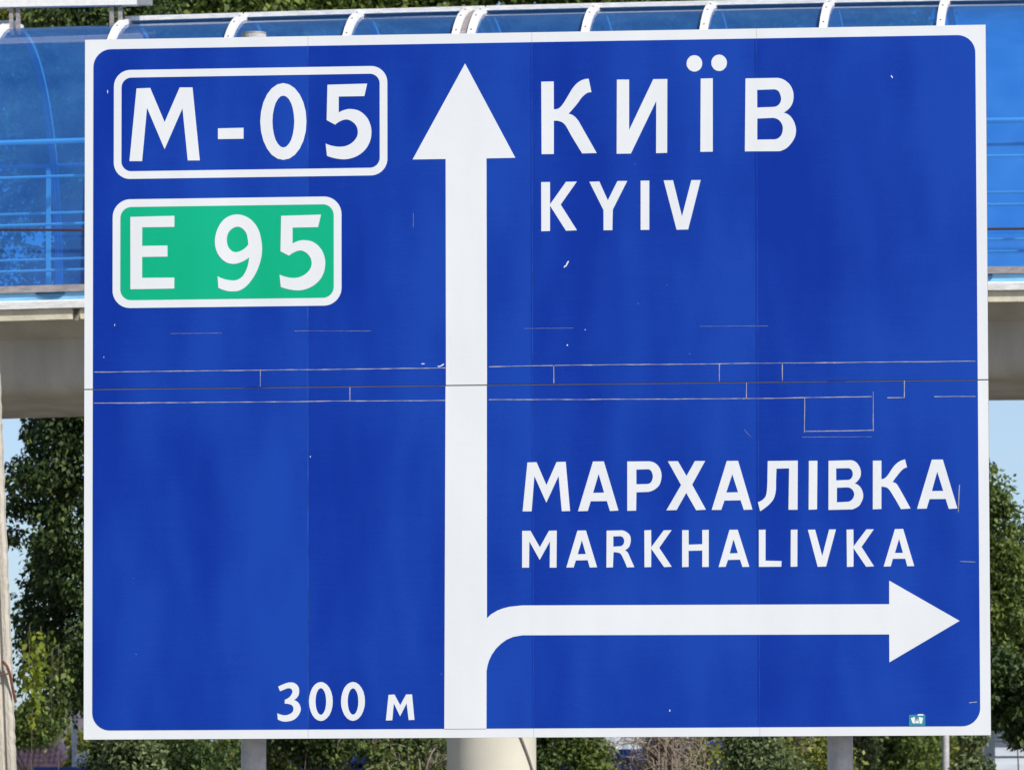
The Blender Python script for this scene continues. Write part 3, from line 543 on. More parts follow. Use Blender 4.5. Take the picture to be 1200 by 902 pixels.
# arch geometry (superellipse)
z_spring = zs_top - 0.02
p_ridge = bl(600, 10.5, -0.35)
AH = p_ridge[1] - cz(p_ridge[0]) - z_spring - 0.022
def arch(t, k=1.0, off=0.0):
    """t in 0..1 from near springing to far springing"""
    a = math.pi*t; e = 2/2.25
    c, s_ = math.cos(a), math.sin(a)
    v = -math.copysign(abs(c)**e, c)*(HW+off); z = (abs(s_)**e)*(AH+off)
    return v, z
NA = 40
def arch_solid(u0, u1, o0, o1, t0=0.0, t1=1.0, nu=1, n=NA):
    secs = []
    for k in range(n+1):
        t = t0 + (t1-t0)*k/n
        v0, z0 = arch(t, off=o0); v1, z1 = arch(t, off=o1)
        secs.append([(u0, v0, z_spring+z0+cz(u0)), (u0, v1, z_spring+z1+cz(u0)), (u1, v1, z_spring+z1+cz(u1)), (u1, v0, z_spring+z0+cz(u1))])
    return MB().loft(secs)
ridge_px = [12, 149.5, 285.5, 422.5, 698.5, 835.5, 973.5, 1109]
ru = [bl(p, 12, -0.3)[0] for p in ridge_px]
dbl = [bl(p, 12, -0.3)[0] for p in (549, 566.5)]
pitch = (ru[-1]-ru[0])/8.0
left = [ru[0]-pitch*k for k in range(1, 12) if ru[0]-pitch*k > U0]
right = [ru[-1]+pitch*k for k in range(1, 12) if ru[-1]+pitch*k < U1]
ribs = sorted(ru + dbl + left + right)
rib_me = arch_solid(-0.034, 0.034, 0.006, 0.050).mesh('rib', RIBM, True)
for u in ribs:
    r = link('rib', rib_me, bridge, (u, 0, cz(u)-0.0))
    for t in (0.30, 0.36, 0.42, 0.47):
        v, z = arch(t, off=0.058)
bolt_me = MB().box(-0.007, 0.007, -0.008, 0.008, -0.012, -0.002).mesh('bolt', BOLT)
for u in ru + dbl:
    for t in (0.28, 0.335, 0.39, 0.435):
        v, z = arch(t, off=0.058)
        link('bolt', bolt_me, bridge, (u, v, z_spring+z+cz(u)))
edges = [U0+0.05] + ribs + [U1-0.05]
for a, b in zip(edges[:-1], edges[1:]):
    if b-a < 0.3:
        arch_solid(a+0.041, b-0.041, 0.0, 0.03).build('joint_strip', SILL, bridge); continue
    arch_solid(a+0.002, b-0.002, -0.006, 0.004, n=34).build('glazing_panel', GLAZ, bridge, True)
# ridge rail lengths (left open below the raised canopy)
ca0, ca1 = bl(17, 20, -0.3)[0], bl(146, 20, -0.3)[0]
for a, b in ((U0, ca0), (ca1, ru[2]), (ru[2], 0.0), (0.0, ru[6]), (ru[6], U1)):
    v, z = arch(0.468, off=0.058); v2, z2 = arch(0.52, off=0.058)
    ext(a+0.01, b-0.01, [(v-0.05, z_spring+z-0.03), (v-0.05, z_spring+z+0.012), (v2, z_spring+z2+0.02), (v2, z_spring+z2-0.03)]).build('ridge_rail', LEDGE, bridge)
# handrails inside the tube
def railpair(v, levels, r, name='handrail'):
    for z in levels:
        MB().tube([(u, v, z+cz(u)) for u in us(U0, U1, 2.0)], r, 8).build(name, RAILM, bridge, True)
vn, vf = -HW+0.28, HW-0.28
railpair(vn, [lev(50, y, vn) for y in (166,)], 0.024)
railpair(vn, [lev(50, y, vn) for y in (207, 263, 317)], 0.013)
railpair(vf, [lev(50, y, vf) for y in (194.5,)], 0.018)
railpair(vf, [lev(50, y, vf) for y in (250, 304)], 0.013)
hz_n, hz_f = lev(50, 166, vn), lev(50, 194.5, vf)
for k, u in enumerate(ribs):
    for v, zt in ((vn, hz_n), (vf, hz_f)):
        MB().box(u-0.02-0.05, u+0.02-0.05, v-0.02, v+0.02, z_low-0.03+cz(u), zt+cz(u)-0.02).build('rail_post', RAILM, bridge)
# raised canopy over the ridge, on posts
q0, q1 = -9.0, bl(160, 5, -0.55)[0]
zc = bl(160, 5.6, -0.55)[1]
MB().box(q0, q1, -0.55, -0.43, zc, zc+0.22).build('canopy_beam', RIBM, bridge)
MB().box(q1+0.002, q1+0.13, -0.53, -0.45, zc+0.0, zc+0.16).build('beam_end', BRACKET, bridge)
for px in (23, 31, 140, 150):
    u = bl(px, 15, -0.1)[0]
    MB().box(u-0.018, u+0.018, -0.51, -0.47, z_spring+AH-0.06+cz(u), zc-0.001).build('canopy_post', SILL, bridge)
# piers
for u in (0.0, -15.8, 15.8):
    pr = MB().tube([(u, 0, 0), (u, 0, z_bot+cz(u)-0.003)], 0.405, 56).build('pier', CONC, bridge, True)
# cable strung along the glazing and a grey tube standing in for a shadow line on the pier
cp = []
for k in range(0, 69):
    u = U0 + k*0.5
    a = bl(50, 270.6, -HW-0.12); b = bl(1180, 266.8, -HW-0.12)
    z = a[1] + (b[1]-a[1])*(u-a[0])/(b[0]-a[0]) + 0.03*math.sin(u*1.1)*0.4 - 0.00005*(u*u)
    cp.append((u, -HW-0.12, z))
tag(MB().tube(cp, 0.011, 6).build('cable', CABLE, bridge), 'black cable strung along the glazing')
shadow_pts = []
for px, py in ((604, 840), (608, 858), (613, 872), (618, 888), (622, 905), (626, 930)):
    u, z = bl(px, py, -0.33); vv = -math.sqrt(max(0.0, 0.418**2 - u*u)); shadow_pts.append((u, vv-0.004, z))
MB().tube(shadow_pts, 0.010, 6).build('cable', mat('pier_shadow_grey', (0.22, 0.20, 0.19), 0.7), bridge, True)  # thin grey tube added in place of a shadow line across the pier

# ------------------------------------------------------------------ utility pole at the left edge
PY = 50.0
pb, pt = at(18.5, 902, PY), at(2.0, 500, PY)
kx = (pt.x-pb.x)/(pt.z-pb.z)
def pole_sec(z):
    xr = pb.x + kx*(z-pb.z); w = 0.30 - 0.012*z; d = 0.26 - 0.008*z; c = 0.022
    x0, x1, y0, y1 = xr-w, xr, -d/2, d/2; g_ = 0.018
    return [(x0+c, y0, z), (x1-0.085, y0, z), (x1-0.075, y0+g_, z), (x1-0.060, y0+g_, z), (x1-0.050, y0, z), (x1-c, y0, z), (x1, y0+c, z), (x1, y1-c, z), (x1-c, y1, z), (x0+c, y1, z), (x0, y1-c, z), (x0, y0+c, z)]
pole = empty('utility_pole', (0, PY, 0))
tag(pole, 'leaning tapered concrete utility pole with a rusty clamp at the left edge', 'utility pole')
secs = []; rng = random.Random(5); z = 0.0
while z < 9.5:
    j = rng.uniform(-0.004, 0.004)
    secs.append([(x+(j if k in (5, 6, 7) else 0), y, zz) for k, (x, y, zz) in enumerate(pole_sec(z))]); z += 0.045
MB().loft(secs).build('shaft', POLEM, pole)
c0 = at(10, 790, PY-0.15); c1p = at(13, 812, PY-0.15)
MB().tube([(c0.x-0.045, -0.15, c0.z+0.10), (c0.x-0.01, -0.155, c0.z+0.06), (c0.x+0.012, -0.155, c0.z), (c0.x+0.03, -0.13, c0.z-0.10), (c0.x+0.05, -0.1, c0.z-0.20)], 0.011, 6).build('clamp_rod', RUST, pole, True)
MB().tube([(c0.x+0.012, -0.16, c0.z+0.01), (c0.x-0.05, -0.165, c0.z-0.005), (c0.x-0.5, -0.3, c0.z-0.05), (c0.x-6, -3.0, c0.z+0.6)], 0.006, 6).build('stay_wire', RUST, pole)

# ------------------------------------------------------------------ foliage
def leaves(rng, centers, radii, n_each, size, droop=0.25, flat=0.5, elong=1.7):
    """many folded diamond leaves gathered in clumps; returns verts, faces (numpy)"""
    centers = np.asarray(centers, float); radii = np.asarray(radii, float)
    m = len(centers)
    idx = np.repeat(np.arange(m), n_each); N = len(idx)
    d = rng.normal(size=(N, 3)); d /= np.linalg.norm(d, axis=1)[:, None]
    rad = radii[idx]*(rng.random(N)**0.45)
    P = centers[idx] + d*rad[:, None]*np.array([1, 1, 0.8])
    ax = d*0.5 + rng.normal(size=(N, 3))*0.55; ax[:, 2] -= droop + 0.2
    ax /= np.linalg.norm(ax, axis=1)[:, None]
    nr = rng.normal(size=(N, 3))*0.6 + d*0.5 + np.array([0, 0, flat])
    sd = np.cross(ax, nr); sd /= np.linalg.norm(sd, axis=1)[:, None] + 1e-9
    nn = np.cross(sd, ax)
    s_ = size*rng.uniform(0.6, 1.25, N)[:, None]
    w = s_/elong*0.5
    V = np.empty((N, 4, 3))
    V[:, 0] = P; V[:, 1] = P + ax*s_*0.45 + sd*w + nn*w*0.35; V[:, 2] = P + ax*s_; V[:, 3] = P + ax*s_*0.45 - sd*w + nn*w*0.35
    return V.reshape(-1, 3)
def leaf_mesh(name, V, m):
    n = len(V)//4; me = bpy.data.meshes.new(name)
    me.vertices.add(n*4); me.vertices.foreach_set('co', V.ravel().astype(np.float32))
    me.loops.add(n*4); me.loops.foreach_set('vertex_index', np.arange(n*4, dtype=np.int32))
    me.polygons.add(n); me.polygons.foreach_set('loop_start', np.arange(0, n*4, 4, dtype=np.int32)); me.polygons.foreach_set('loop_total', np.full(n, 4, dtype=np.int32))
    me.update(calc_edges=True); me.materials.append(m); return me

def crown_clumps(rng, rx, ry, z0, z1, count, cr, shape=1.0, hollow=0.5, lobes=5):
    """clump centres through an uneven crown volume: several overlapping lobes of different size"""
    cx = []; rr = []
    lob = []
    for k in range(lobes):
        a = rng.uniform(0, 2*np.pi); q = rng.uniform(0.15, 0.6); h = rng.uniform(0.15, 0.9)
        wdt = (1 - abs(h-0.42)*shape)
        lob.append((np.array([np.cos(a)*q*rx*wdt, np.sin(a)*q*ry*wdt, z0+(z1-z0)*h]), rng.uniform(0.38, 0.66)*wdt))
    lob.append((np.array([0, 0, (z0+z1)/2]), 0.72))
    while len(cx) < count:
        c, f = lob[rng.integers(len(lob))]
        d = rng.normal(size=3); d /= np.linalg.norm(d); t = (hollow + (1-hollow)*rng.random())
        p = c + d*np.array([rx*f, ry*f, (z1-z0)*0.5*f*1.1])*t
        if p[2] < z0 or p[2] > z1: continue
        cx.append(p); rr.append(cr*rng.uniform(0.55, 1.35))
    return cx, rr

def column_clumps(rng, rx, ry, z0, z1, count, cr, hollow):
    cx = []; rr = []; ph = rng.uniform(0, 6.28, 6)
    for k in range(count):
        h = rng.random(); a = rng.uniform(0, 2*np.pi)
        env = min(1.0, 0.88+1.2*h, 0.15+2.6*(1-h))
        w = env*(0.86 + 0.13*math.sin(3*a+ph[0]+7*h) + 0.11*math.sin(11*h+ph[1]+a) + 0.10*math.sin(23*h+ph[2]+2*a))
        t = hollow + (1-hollow)*rng.random()
        cx.append(np.array([math.cos(a)*rx*w*t, math.sin(a)*ry*w*t, z0+(z1-z0)*h])); rr.append(cr*rng.uniform(0.5, 1.3))
    return cx, rr

def limb(mb, rng, p, d, ln, r, depth, tips):
    pts = [np.array(p)]; rad = [r]; dd = np.array(d, float)
    n = 4
    for k in range(n):
        dd = dd + rng.normal(size=3)*0.13; dd[2] += 0.05; dd /= np.linalg.norm(dd)
        pts.append(pts[-1] + dd*ln/n); rad.append(r*(1-0.6*(k+1)/n))
    mb.tube(pts, rad, 6 if r > 0.03 else 4, caps=False)
    tips.append(pts[-1])
    if depth > 0:
        for k in range(3):
            j = rng.integers(2, n+1); nd = dd + rng.normal(size=3)*0.6; nd[2] = abs(nd[2])*0.6+0.1; nd /= np.linalg.norm(nd)
            limb(mb, rng, pts[j], nd, ln*rng.uniform(0.5, 0.75), rad[j]*0.7, depth-1, tips)

def tree_meshes(seed, height, rx, ry, z0, count, cr, n_each, size, m, trunk_r=0.14, droop=0.25, hollow=0.45, lobes=6, shape=1.0, elong=1.7, barkm=None, limbs=9):
    rng = np.random.default_rng(seed)
    if lobes == 0: cs, rs = column_clumps(rng, rx, ry, z0, height, count, cr, hollow)
    else: cs, rs = crown_clumps(rng, rx, ry, z0, height, count, cr, shape, hollow, lobes)
    V = leaves(rng, cs, rs, n_each, size, droop, 0.5, elong)
    tb = MB(); tips = []
    pts = [(0, 0, 0)]; x = y = 0.0; nseg = 7
    for k in range(1, nseg+1):
        x += rng.normal()*0.05; y += rng.normal()*0.05; pts.append((x, y, height*0.82*k/nseg))
    tb.tube(pts, [trunk_r*(1-0.85*k/nseg) for k in range(nseg+1)], 12)
    for k in range(limbs):
        j = rng.integers(2, nseg); a = rng.uniform(0, 2*np.pi)
        if pts[j][2] < z0*0.7: j = nseg-2
        limb(tb, rng, pts[j], (math.cos(a), math.sin(a), 0.55), rx*rng.uniform(0.45, 0.65), trunk_r*0.35, 1, tips)
    # thin branchlets reaching out to a share of the clumps
    for c in cs[:int(len(cs)*(0.3 if limbs > 5 else 0.08 if limbs else 0.0))]:
        base = np.array([pts[nseg//2][0], pts[nseg//2][1], min(c[2]-0.3, height*0.7)])
        mid = base*0.45 + np.array(c)*0.55 + rng.normal(size=3)*0.12; mid[2] -= 0.05
        tb.tube([base*0.75+mid*0.25, mid, c], [0.016, 0.011, 0.004], 4, caps=False)
    return leaf_mesh('crown', V, m), tb.mesh('trunk', barkm or BARK, True)

def plant(name, meshes, loc, label, cat, rz=0.0, sc=1.0, group=None):
    t = empty(name, loc, rz)
    t.scale = (sc, sc, sc) if not hasattr(sc, '__len__') else sc
    link('crown', meshes[0], t); link('trunk', meshes[1], t)
    tag(t, label, cat, group); return t

def gx(px, Y): return at(px, 1000, Y).x
def zat(py, Y): return at(600, py, Y).z

# tall tree filling the gap left of the sign: dark, ragged towards the sky
big = tree_meshes(11, 13.5, 1.14, 1.5, 3.35, 680, 0.27, 220, 0.068, LF_DARK, 0.13, 0.5, 0.35, 0, limbs=4)
plant('tall_tree', big, (gx(126, 74), 74, 0), 'tall dark leafy tree left of the sign with ragged branches hanging under the footbridge', 'tree', 0.4)
# long drooping sunlit sprays at its lower left
rng = np.random.default_rng(31)
def spray(name, px0, py0, Y, n, spread, m, label, parent_px=None, size=0.105, per=26, drop=0.9):
    cs = []; rs = []; tb = MB()
    base = at(px0, py0, Y)
    t = empty(name, (base.x, Y, 0))
    for k in range(n):
        x = rng.normal()*spread; y = rng.normal()*spread*0.7; ln = drop*rng.uniform(0.5, 1.1)
        z = base.z + rng.uniform(-0.1, 0.25)
        pts = [(x*0.8, y+0.1, z+0.08), (x*0.9, y, z), (x, y, z-ln*0.5), (x*1.05, y, z-ln)]
        tb.tube(pts, [0.003, 0.004, 0.003, 0.002], 4, caps=False)
        for j in range(9):
            f = j/8; cs.append((x+rng.normal()*0.03, y+rng.normal()*0.03, z-ln*f)); rs.append(0.10*(1-0.5*f))
    V = leaves(rng, cs, rs, per//6+1, size, 0.9, 0.2, 1.5)
    link('foliage', leaf_mesh('foliage', V, m), t); tb.tube([(0.04, 0.3, 0), (0.0, 0.3, base.z*0.6), (0.02, 0.25, base.z-0.3), (0, 0.1, base.z)], [0.005, 0.005, 0.004, 0.003], 5); link('stem', tb.mesh('stem', BARK), t)
    tag(t, label, 'tree'); return t
spray('drooping_sapling', 34, 768, 72.0, 6, 0.17, LF_LIME, 'yellow-green drooping sapling between the concrete pole and the dark tree', size=0.09, drop=0.6)
spray('drooping_sapling', 66, 780, 72.3, 7, 0.08, LF_MID, 'mid green hanging spray over the mauve roof left of the sign', size=0.075, drop=0.7)

# row of tall trees right behind the footbridge, their sunlit tops over its ridge
A1 = tree_meshes(21, 16.5, 2.9, 2.6, 3.6, 430, 0.55, 170, 0.11, LF_MID, 0.19, 0.25, 0.5, 9, 0.8)
A2 = tree_meshes(22, 17.0, 2.7, 2.6, 4.2, 430, 0.52, 170, 0.105, LF_OLIVE, 0.13, 0.3, 0.5, 9, 0.7)
A3 = tree_meshes(24, 16.6, 2.9, 2.6, 7.3, 560, 0.5, 130, 0.105, LF_OLIVE, 0.13, 0.3, 0.5, 9, 0.8)
row = [(-100, 84, A3, 2.4, 1.0, 'green treetop at the far left above the glazed tube'),
       (135, 92, A3, 1.3, 1.02, 'olive tree behind the raised canopy at the upper left'),
       (290, 86, A1, 2.2, 1.0, 'bushy green treetop above the M-05 route shield'),
       (400, 95, A2, 3.0, 1.05, 'yellowish treetop over the left part of the footbridge roof'),
       (510, 88, A1, 4.1, 1.0, 'dark green tree above the upward arrow'),
       (640, 93, A2, 0.7, 1.04, 'yellow-green tree above the first letter of the city name'),
       (780, 87, A1, 5.2, 1.0, 'green tree behind the roof right of the two dots'),
       (905, 94, A2, 2.6, 1.04, 'olive tree behind the roof above the last letter of the city name'),
       (945, 88, A1, 1.2, 0.97, 'last green treetop before the open sky on the right')]
for px, Y, ms, rz, sc, lb in row:
    plant('tree', ms, (gx(px, Y), Y, 0), lb, 'tree', rz, sc, 'tall trees behind the footbridge')

# smaller tree at the right edge
R1 = tree_meshes(33, zat(533, 78), 0.72, 0.9, 3.6, 230, 0.2, 90, 0.07, LF_MID, 0.06, 0.35, 0.4, 7, 0.9, limbs=0)
plant('tree', R1, (gx(1150, 78), 78, 0), 'young green tree against pale sky at the right edge of the sign', 'tree', 1.0)
R2 = tree_meshes(34, zat(575, 80), 0.8, 0.9, 3.3, 230, 0.24, 90, 0.07, LF_MID, 0.08, 0.35, 0.4, 6, 0.9)
plant('tree', R2, (gx(1235, 80), 80, 0), 'lower green tree cut off by the right edge of the photo', 'tree', 2.4)
R3 = tree_meshes(35, zat(772, 73.0), 1.0, 0.8, zat(868, 73.0), 190, 0.22, 110, 0.08, LF_DARK, 0.03, 0.3, 0.2, 5, 0.6, limbs=0)
plant('shrub', R3, (gx(1187, 73.0), 73.0, 0), 'dark shaded bush over the pale shed at the lower right', 'bush', 0.3)

# bushes in the strip under the sign
def bush(seed, ytop, Y, w, m, label, px, size=0.085, cnt=90, cr=0.22, each=70, name='shrub', z0=0.5, hollow=0.4, bm=None, **kw):
    h = zat(ytop, Y); size *= 0.72; each = int(each*1.7)
    ms = tree_meshes(seed, h, w, w*0.8, z0, cnt, cr, each, size, m, 0.035, 0.25, hollow, 6, 0.7, barkm=bm, limbs=3, **kw)
    return plant(name, ms, (gx(px, Y), Y, 0), label, 'bush', seed*0.7)
bush(41, 850, 72.8, 0.45, LF_PALE, 'pale glossy-leaved bush under the lower left corner of the sign', 147, 0.115, 110, 0.16, 50, z0=1.9)
bush(42, 835, 78, 1.30, LF_DARK, 'dark bush between the pale-leaved bush and the left sign post', 225, 0.09, 170, 0.3, 80)
bush(43, 845, 80, 0.55, LF_MID, 'small green bush just right of the left sign post', 312, 0.09, 70, 0.2, 60, z0=2.2)
bush(44, 820, 79, 0.80, LF_DARK, 'dark bush right of the left sign post', 352, 0.09, 90, 0.3, 70, z0=2.95)
bush(45, 830, 82, 0.75, LF_DARK, 'dark bush behind the bare twigs left of the round pier', 475, 0.09, 120, 0.28, 60, z0=2.6)
bush(46, 835, 78, 0.50, LF_MID, 'green bush just right of the round pier', 688, 0.085, 110, 0.24, 70, z0=1.5)
bush(47, 838, 74, 0.80, LF_PALE, 'bright leafy bush in the middle of the strip right of the pier', 900, 0.085, 170, 0.24, 70, z0=1.0)
bush(48, 822, 77, 0.75, LF_OLIVE, 'yellowish bush just left of the right sign post', 945, 0.085, 110, 0.22, 70, z0=1.0)
bush(49, 800, 112, 1.5, LF_MID, 'blurred green bush just right of the right sign post', 1045, 0.13, 150, 0.35, 70)
bush(50, 815, 118, 1.6, LF_OLIVE, 'olive bush behind the thin grey post', 1120, 0.13, 150, 0.35, 70)
bush(51, 862, 78, 0.30, LF_DARK, 'low dark bush under the lower left corner of the sign', 124, 0.09, 80, 0.2, 70, z0=1.6)
bush(52, 835, 79, 0.45, LF_DARK, 'small dark bush touching the right side of the round pier', 648, 0.085, 60, 0.2, 60, z0=2.2)
bush(55, 850, 76, 0.28, LF_PALE, 'small pale-leaved bush below the lower right corner of the sign', 1145, 0.09, 60, 0.15, 60, z0=1.6)
bush(56, 850, 80, 0.32, LF_PALE, 'narrow pale-leaved bush touching the right sign post', 1012, 0.09, 60, 0.16, 60, z0=1.6)
rngt = np.random.default_rng(77); YT = 136.0; cs = []
for k in range(1500):
    px = rngt.uniform(112, 1150); top = zat(812 + 22*math.sin(px*0.021) + 12*math.sin(px*0.067+1), YT)
    if 722 < px < 756: continue
    cs.append((gx(px, YT), YT + rngt.uniform(0, 5), top*math.sqrt(rngt.random())))
tag(link('thicket', leaf_mesh('thicket', leaves(rngt, cs, [0.5]*len(cs), 60, 0.17), LF_OLIVE)), 'distant olive-green thicket filling the strip under the sign', 'thicket', kind='stuff')
# greenery in front of the house
bush(53, 815, 120, 0.75, LF_MID, 'grey-green bush beside the concrete pole in front of the roofs', 33, 0.11, 90, 0.3, 60, z0=4.0)
bush(54, 838, 115, 0.32, LF_OLIVE, 'narrow olive bush between the white pipe and the sign', 90, 0.11, 60, 0.18, 60, z0=2.5)

# bare twigs and a vine-wrapped trunk
def twiggy(name, px, py_top, Y, w, n, label, seed, thick=0.02, leafm=None, curl=0.35, up=0.5):
    rng = np.random.default_rng(seed); mb = MB(); zt = zat(py_top, Y); cs = []
    for k in range(n):
        p = np.array([rng.normal()*w*0.3, rng.normal()*0.15, zt - rng.uniform(0.05, 0.75)])
        d = np.array([rng.normal()*0.6, rng.normal()*0.3, up+rng.random()]); d /= np.linalg.norm(d)
        axis = rng.normal(size=3)*curl; pts = [np.array([p[0]*0.4, 0, max(0.0, p[2]-1.2)]), p.copy()]
        st = rng.uniform(0.05, 0.11); m_ = int(rng.integers(7, 15))
        for q in range(m_):
            d = d + np.cross(axis, d) + rng.normal(size=3)*0.16; d[2] -= 0.03; d /= np.linalg.norm(d); pts.append(pts[-1] + d*st)
            if pts[-1][2] > zt + 0.35: break
            if rng.random() < 0.25:
                e = d + rng.normal(size=3)*0.8; e /= np.linalg.norm(e)
                mb.tube([pts[-1], pts[-1]+e*0.08, pts[-1]+e*0.15+rng.normal(size=3)*0.03], [thick*0.4, thick*0.25, 0.002], 4, caps=False)
                cs.append(pts[-1]+e*0.12)
        L_ = len(pts); mb.tube(pts, [thick*(1-0.8*a/(L_-1)) for a in range(L_)], 5, caps=False); cs.append(pts[-1])
    mb.tube([(0, 0, 0), (0.03, 0, zt*0.4), (0, 0, zt-0.9)], [0.07, 0.06, 0.04], 8)
    t = empty(name, (gx(px, Y), Y, 0)); link('branches', mb.mesh('branches', TWIG, True), t)
    if leafm: link('foliage', leaf_mesh('foliage', leaves(rng, cs, [0.12]*len(cs), 14, 0.075), leafm), t)
    tag(t, label, 'bush'); return t
twiggy('bare_shrub', 485, 868, 73, 0.85, 34, 'bush of bare curling twigs just left of the round pier', 61, 0.009, LF_MID)
twiggy('vine_trunk', 779, 845, 75, 0.34, 150, 'dead brown vine tangle right of the small blue gap', 62, 0.009, None, 0.22, 0.9)
twiggy('bare_shrub', 808, 866, 76, 0.6, 22, 'arching dry twigs in front of the dark blue sheet', 63, 0.009, LF_OLIVE)

# ------------------------------------------------------------------ buildings seen in the gaps
def corrugated(x0, x1, z0, z1, y, pitch=0.2, dep=0.03):
    pts = []; x = x0; k = 0
    while x < x1:
        pts.append((x, y - (dep if (k//2) % 2 else 0))); x += pitch*(0.35 if k % 2 else 0.15) ; k += 1
    pts.append((x1, y)); poly = pts + [(x1, y+0.06), (x0, y+0.06)]
    return MB().loft([[(px, py, z0) for px, py in poly], [(px, py, z1) for px, py in poly]])
def kiosk(px0, px1, pytop, Y, label, roofm=KIOSK, eav=0.25, wallm=KIOSK):
    xa, xb = gx(px0, Y), gx(px1, Y); zt = zat(pytop, Y); cx = (xa+xb)/2; h = (xb-xa)/2
    t = empty('market_kiosk', (cx, Y, 0)); tag(t, label, 'kiosk')
    n = max(1, int(round((xb-xa)/1.15)))
    for k in range(n):
        corrugated(-h+2*h*k/n+0.004, -h+2*h*(k+1)/n-0.004, 0, zt-0.18, 0).build('wall_panel', wallm, t)
    MB().box(-h+0.02, h-0.02, 0.07, 3.0, 0, zt-0.38).build('wall', wallm, t)
    MB().add([(-h-0.15, -eav, zt-0.12), (h+0.15, -eav, zt-0.12), (h+0.15, 3.2, zt-0.36), (-h-0.15, 3.2, zt-0.36), (-h-0.15, -eav, zt), (h+0.15, -eav, zt), (h+0.15, 3.2, zt-0.24), (-h-0.15, 3.2, zt-0.24)],
             [(0,3,2,1),(4,5,6,7),(0,1,5,4),(1,2,6,5),(2,3,7,6),(3,0,4,7)]).build('roof', roofm, t)
    return t
K1 = kiosk(53, 118, 897, 96, 'royal blue kiosk roof left of the sign with a white pipe behind it')
K2 = kiosk(285, 450, 884, 98, 'royal blue kiosk wall glimpsed through the dark bush right of the left sign post')
K3 = kiosk(630, 752, 878, 98, 'royal blue kiosk glimpsed in the narrow gap between bush and vine')
K4 = kiosk(768, 838, 868, 92, 'dark blue shaded kiosk behind the dry arching twigs')
t = empty('metal_shed', (gx(740, 130), 130, 0)); tag(t, 'pale grey-blue metal wall in the small gap above the blue kiosk', 'metal shed')
corrugated(-1.1, 1.1, 0, zat(840, 130), 0, 0.3).build('wall', PALEROOF, t); MB().box(-1.15, 1.15, -0.1, 2.0, zat(840, 130)+0.002, zat(840, 130)+0.1).build('roof', PALEROOF, t)
# white pipe with collars
t = empty('flue_pipe', (gx(76.5, 97.5), 97.5+2.0, 0)); zt = zat(836, 99.5)
tag(t, 'thin white pipe standing behind the blue kiosk roof left of the sign', 'pipe')
MB().tube([(0, 0, 0), (0, 0, zt)], 0.036, 12).build('pipe', PIPEW, t, True)
for z in (zt-0.35, zat(870, 99.5)): MB().tube([(0, 0, z), (0, 0, z+0.05)], 0.046, 12).build('collar', PIPEW, t, True)
MB().tube([(0, 0, zt+0.001), (0, 0, zt+0.03)], [0.046, 0.02], 12).build('cap', PIPEW, t)
# crumpled white sheet on the kiosk roof
bm = bmesh.new(); bmesh.ops.create_icosphere(bm, subdivisions=3, radius=0.12); rr = random.Random(3)
for v in bm.verts:
    k = 1 + 0.28*math.sin(v.co.x*48+1)*math.cos(v.co.y*41) + rr.uniform(-0.12, 0.12); v.co *= k; v.co.z = v.co.z*0.85
me = bpy.data.meshes.new('plastic_sheet'); bm.to_mesh(me); bm.free(); me.materials.append(BAG)
q = at(97, 889, 95.9); o = link('plastic_sheet', me, None, (q.x, 96.3, q.z)); tag(o, 'crumpled white plastic sheet lying on the blue kiosk roof beside the sign corner', 'plastic sheet')
# thin grey post right
t = empty('steel_post', (gx(1109, 90), 90, 0)); tag(t, 'thin grey post below the sign near its lower right corner', 'post')
MB().tube([(0, 0, 0), (0, 0, zat(700, 90))], 0.047, 14).build('shaft', POSTM, t, True)
MB().tube([(0, 0, zat(700, 90)+0.001), (0, 0, zat(700, 90)+0.05)], [0.055, 0.04], 14).build('cap', POSTM, t, True)
# pale shed at the right with horizontal boards
YS = 84.0; xa = gx(1167, YS); zt = zat(838, YS)
t = empty('shed', (xa, YS, 0)); tag(t, 'pale grey boarded shed behind the dark bush at the lower right', 'shed')
MB().box(0.02, 3.4, 0.03, 3.0, 0, zt-0.06).build('wall', SIDING, t)
z = 0.05; k = 0; rr = random.Random(8)
while z < zt-0.1:
    j = rr.uniform(-0.004, 0.004)
    MB().add([(0, -0.012+j, z), (3.42, -0.012-j, z), (3.42, 0.028, z), (0, 0.028, z), (0, 0.010, z+0.175), (3.42, 0.010, z+0.175), (3.42, 0.028, z+0.175), (0, 0.028, z+0.175)],
             [(0,3,2,1),(4,5,6,7),(0,1,5,4),(1,2,6,5),(2,3,7,6),(3,0,4,7)]).build('plank', SIDING, t); z += 0.187
MB().add([(-0.2, -0.3, zt-0.05), (3.6, -0.3, zt-0.05), (3.6, 3.2, zt+0.5), (-0.2, 3.2, zt+0.5), (-0.2, -0.3, zt), (3.6, -0.3, zt), (3.6, 3.2, zt+0.56), (-0.2, 3.2, zt+0.56)],
         [(0,3,2,1),(4,5,6,7),(0,1,5,4),(1,2,6,5),(2,3,7,6),(3,0,4,7)]).build('roof', PALEROOF, t)
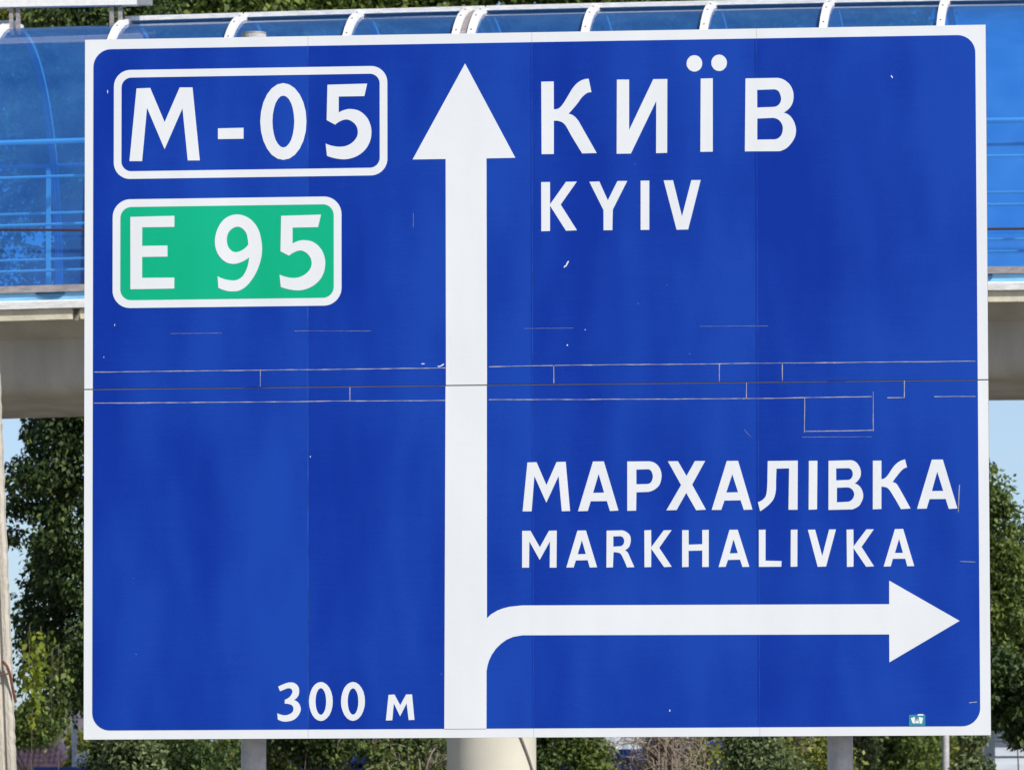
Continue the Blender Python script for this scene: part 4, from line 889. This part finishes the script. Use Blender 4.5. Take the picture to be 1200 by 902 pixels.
# house far left: mauve roof behind, ribbed purple-brown hip roof in front
YH = 190.0
def hx(px): return gx(px, YH)
house = empty('house', (hx(60), YH, 0)); tag(house, 'distant house with faded mauve roof and ribbed purple-brown lower roof left of the sign', 'house')
ox = hx(60)
e0, e1 = zat(893, YH), zat(846, YH)
MB().box(hx(8)-ox, hx(72)-ox, 0.3, 8, 0, e0-0.02).build('wall', HWALL, house)
MB().box(hx(14)-ox, hx(30)-ox, 0.27, 0.30, 1.0, 2.6).build('window', DARKIN, house)
xa, xb, xr = hx(5)-ox, hx(80)-ox, hx(48)-ox
lo = MB().add([(xa, 0, e0), (xb, 0, e0), (hx(38)-ox, 3.0, e1), (xr, 3.0, e1), (xa, 6, e0), (xb, 6, e0), (xa, 0, e0-0.12), (xb, 0, e0-0.12), (xa, 6, e0-0.12), (xb, 6, e0-0.12)],
              [(0,1,3,2),(1,5,3),(0,2,4),(2,3,5,4),(0,6,7,1),(1,7,9,5),(4,8,6,0),(6,8,9,7),(5,9,8,4)]).build('roof', ROOFP, house)
rb = MB(); x = xa+0.1
while x < xb-0.08:
    # ribs run up the front slope until they meet the hips
    tmax = 1.0
    xl, xh = hx(38)-ox, xr
    if x < xl: tmax = (x-xa)/(xl-xa)
    if x > xh: tmax = (xb-x)/(xb-xh)
    if tmax > 0.08:
        n = max(2, int(8*tmax))
        for k in range(n):
            t0, t1 = tmax*k/n, tmax*(k+0.93)/n
            rb.tube([(x, 3.0*t0-0.01, e0+(e1-e0)*t0+0.035), (x, 3.0*t1, e0+(e1-e0)*t1+0.005)], [0.045, 0.035], 5)
    x += 0.145
tag(rb.build('roof_rib', ROOFP, lo), kind='stuff')
m0, m1 = zat(866, YH+9), zat(785, YH+9)
MB().add([(hx(44)-ox, 7, m0-1.5), (hx(115)-ox, 7, m0-1.5), (hx(115)-ox, 12, m1+0.2), (hx(30)-ox, 12, m1+0.2), (hx(44)-ox, 7.3, m0-1.6), (hx(115)-ox, 7.3, m0-1.6), (hx(115)-ox, 12.3, m1), (hx(30)-ox, 12.3, m1)],
         [(0,1,2,3),(4,7,6,5),(0,4,5,1),(1,5,6,2),(2,6,7,3),(3,7,4,0)]).build('upper_roof', ROOFM, house)
MB().box(hx(46)-ox, hx(113)-ox, 7.6, 16, 0, m0-1.7).build('upper_wall', HWALL, house)

print('objects', len(bpy.data.objects))
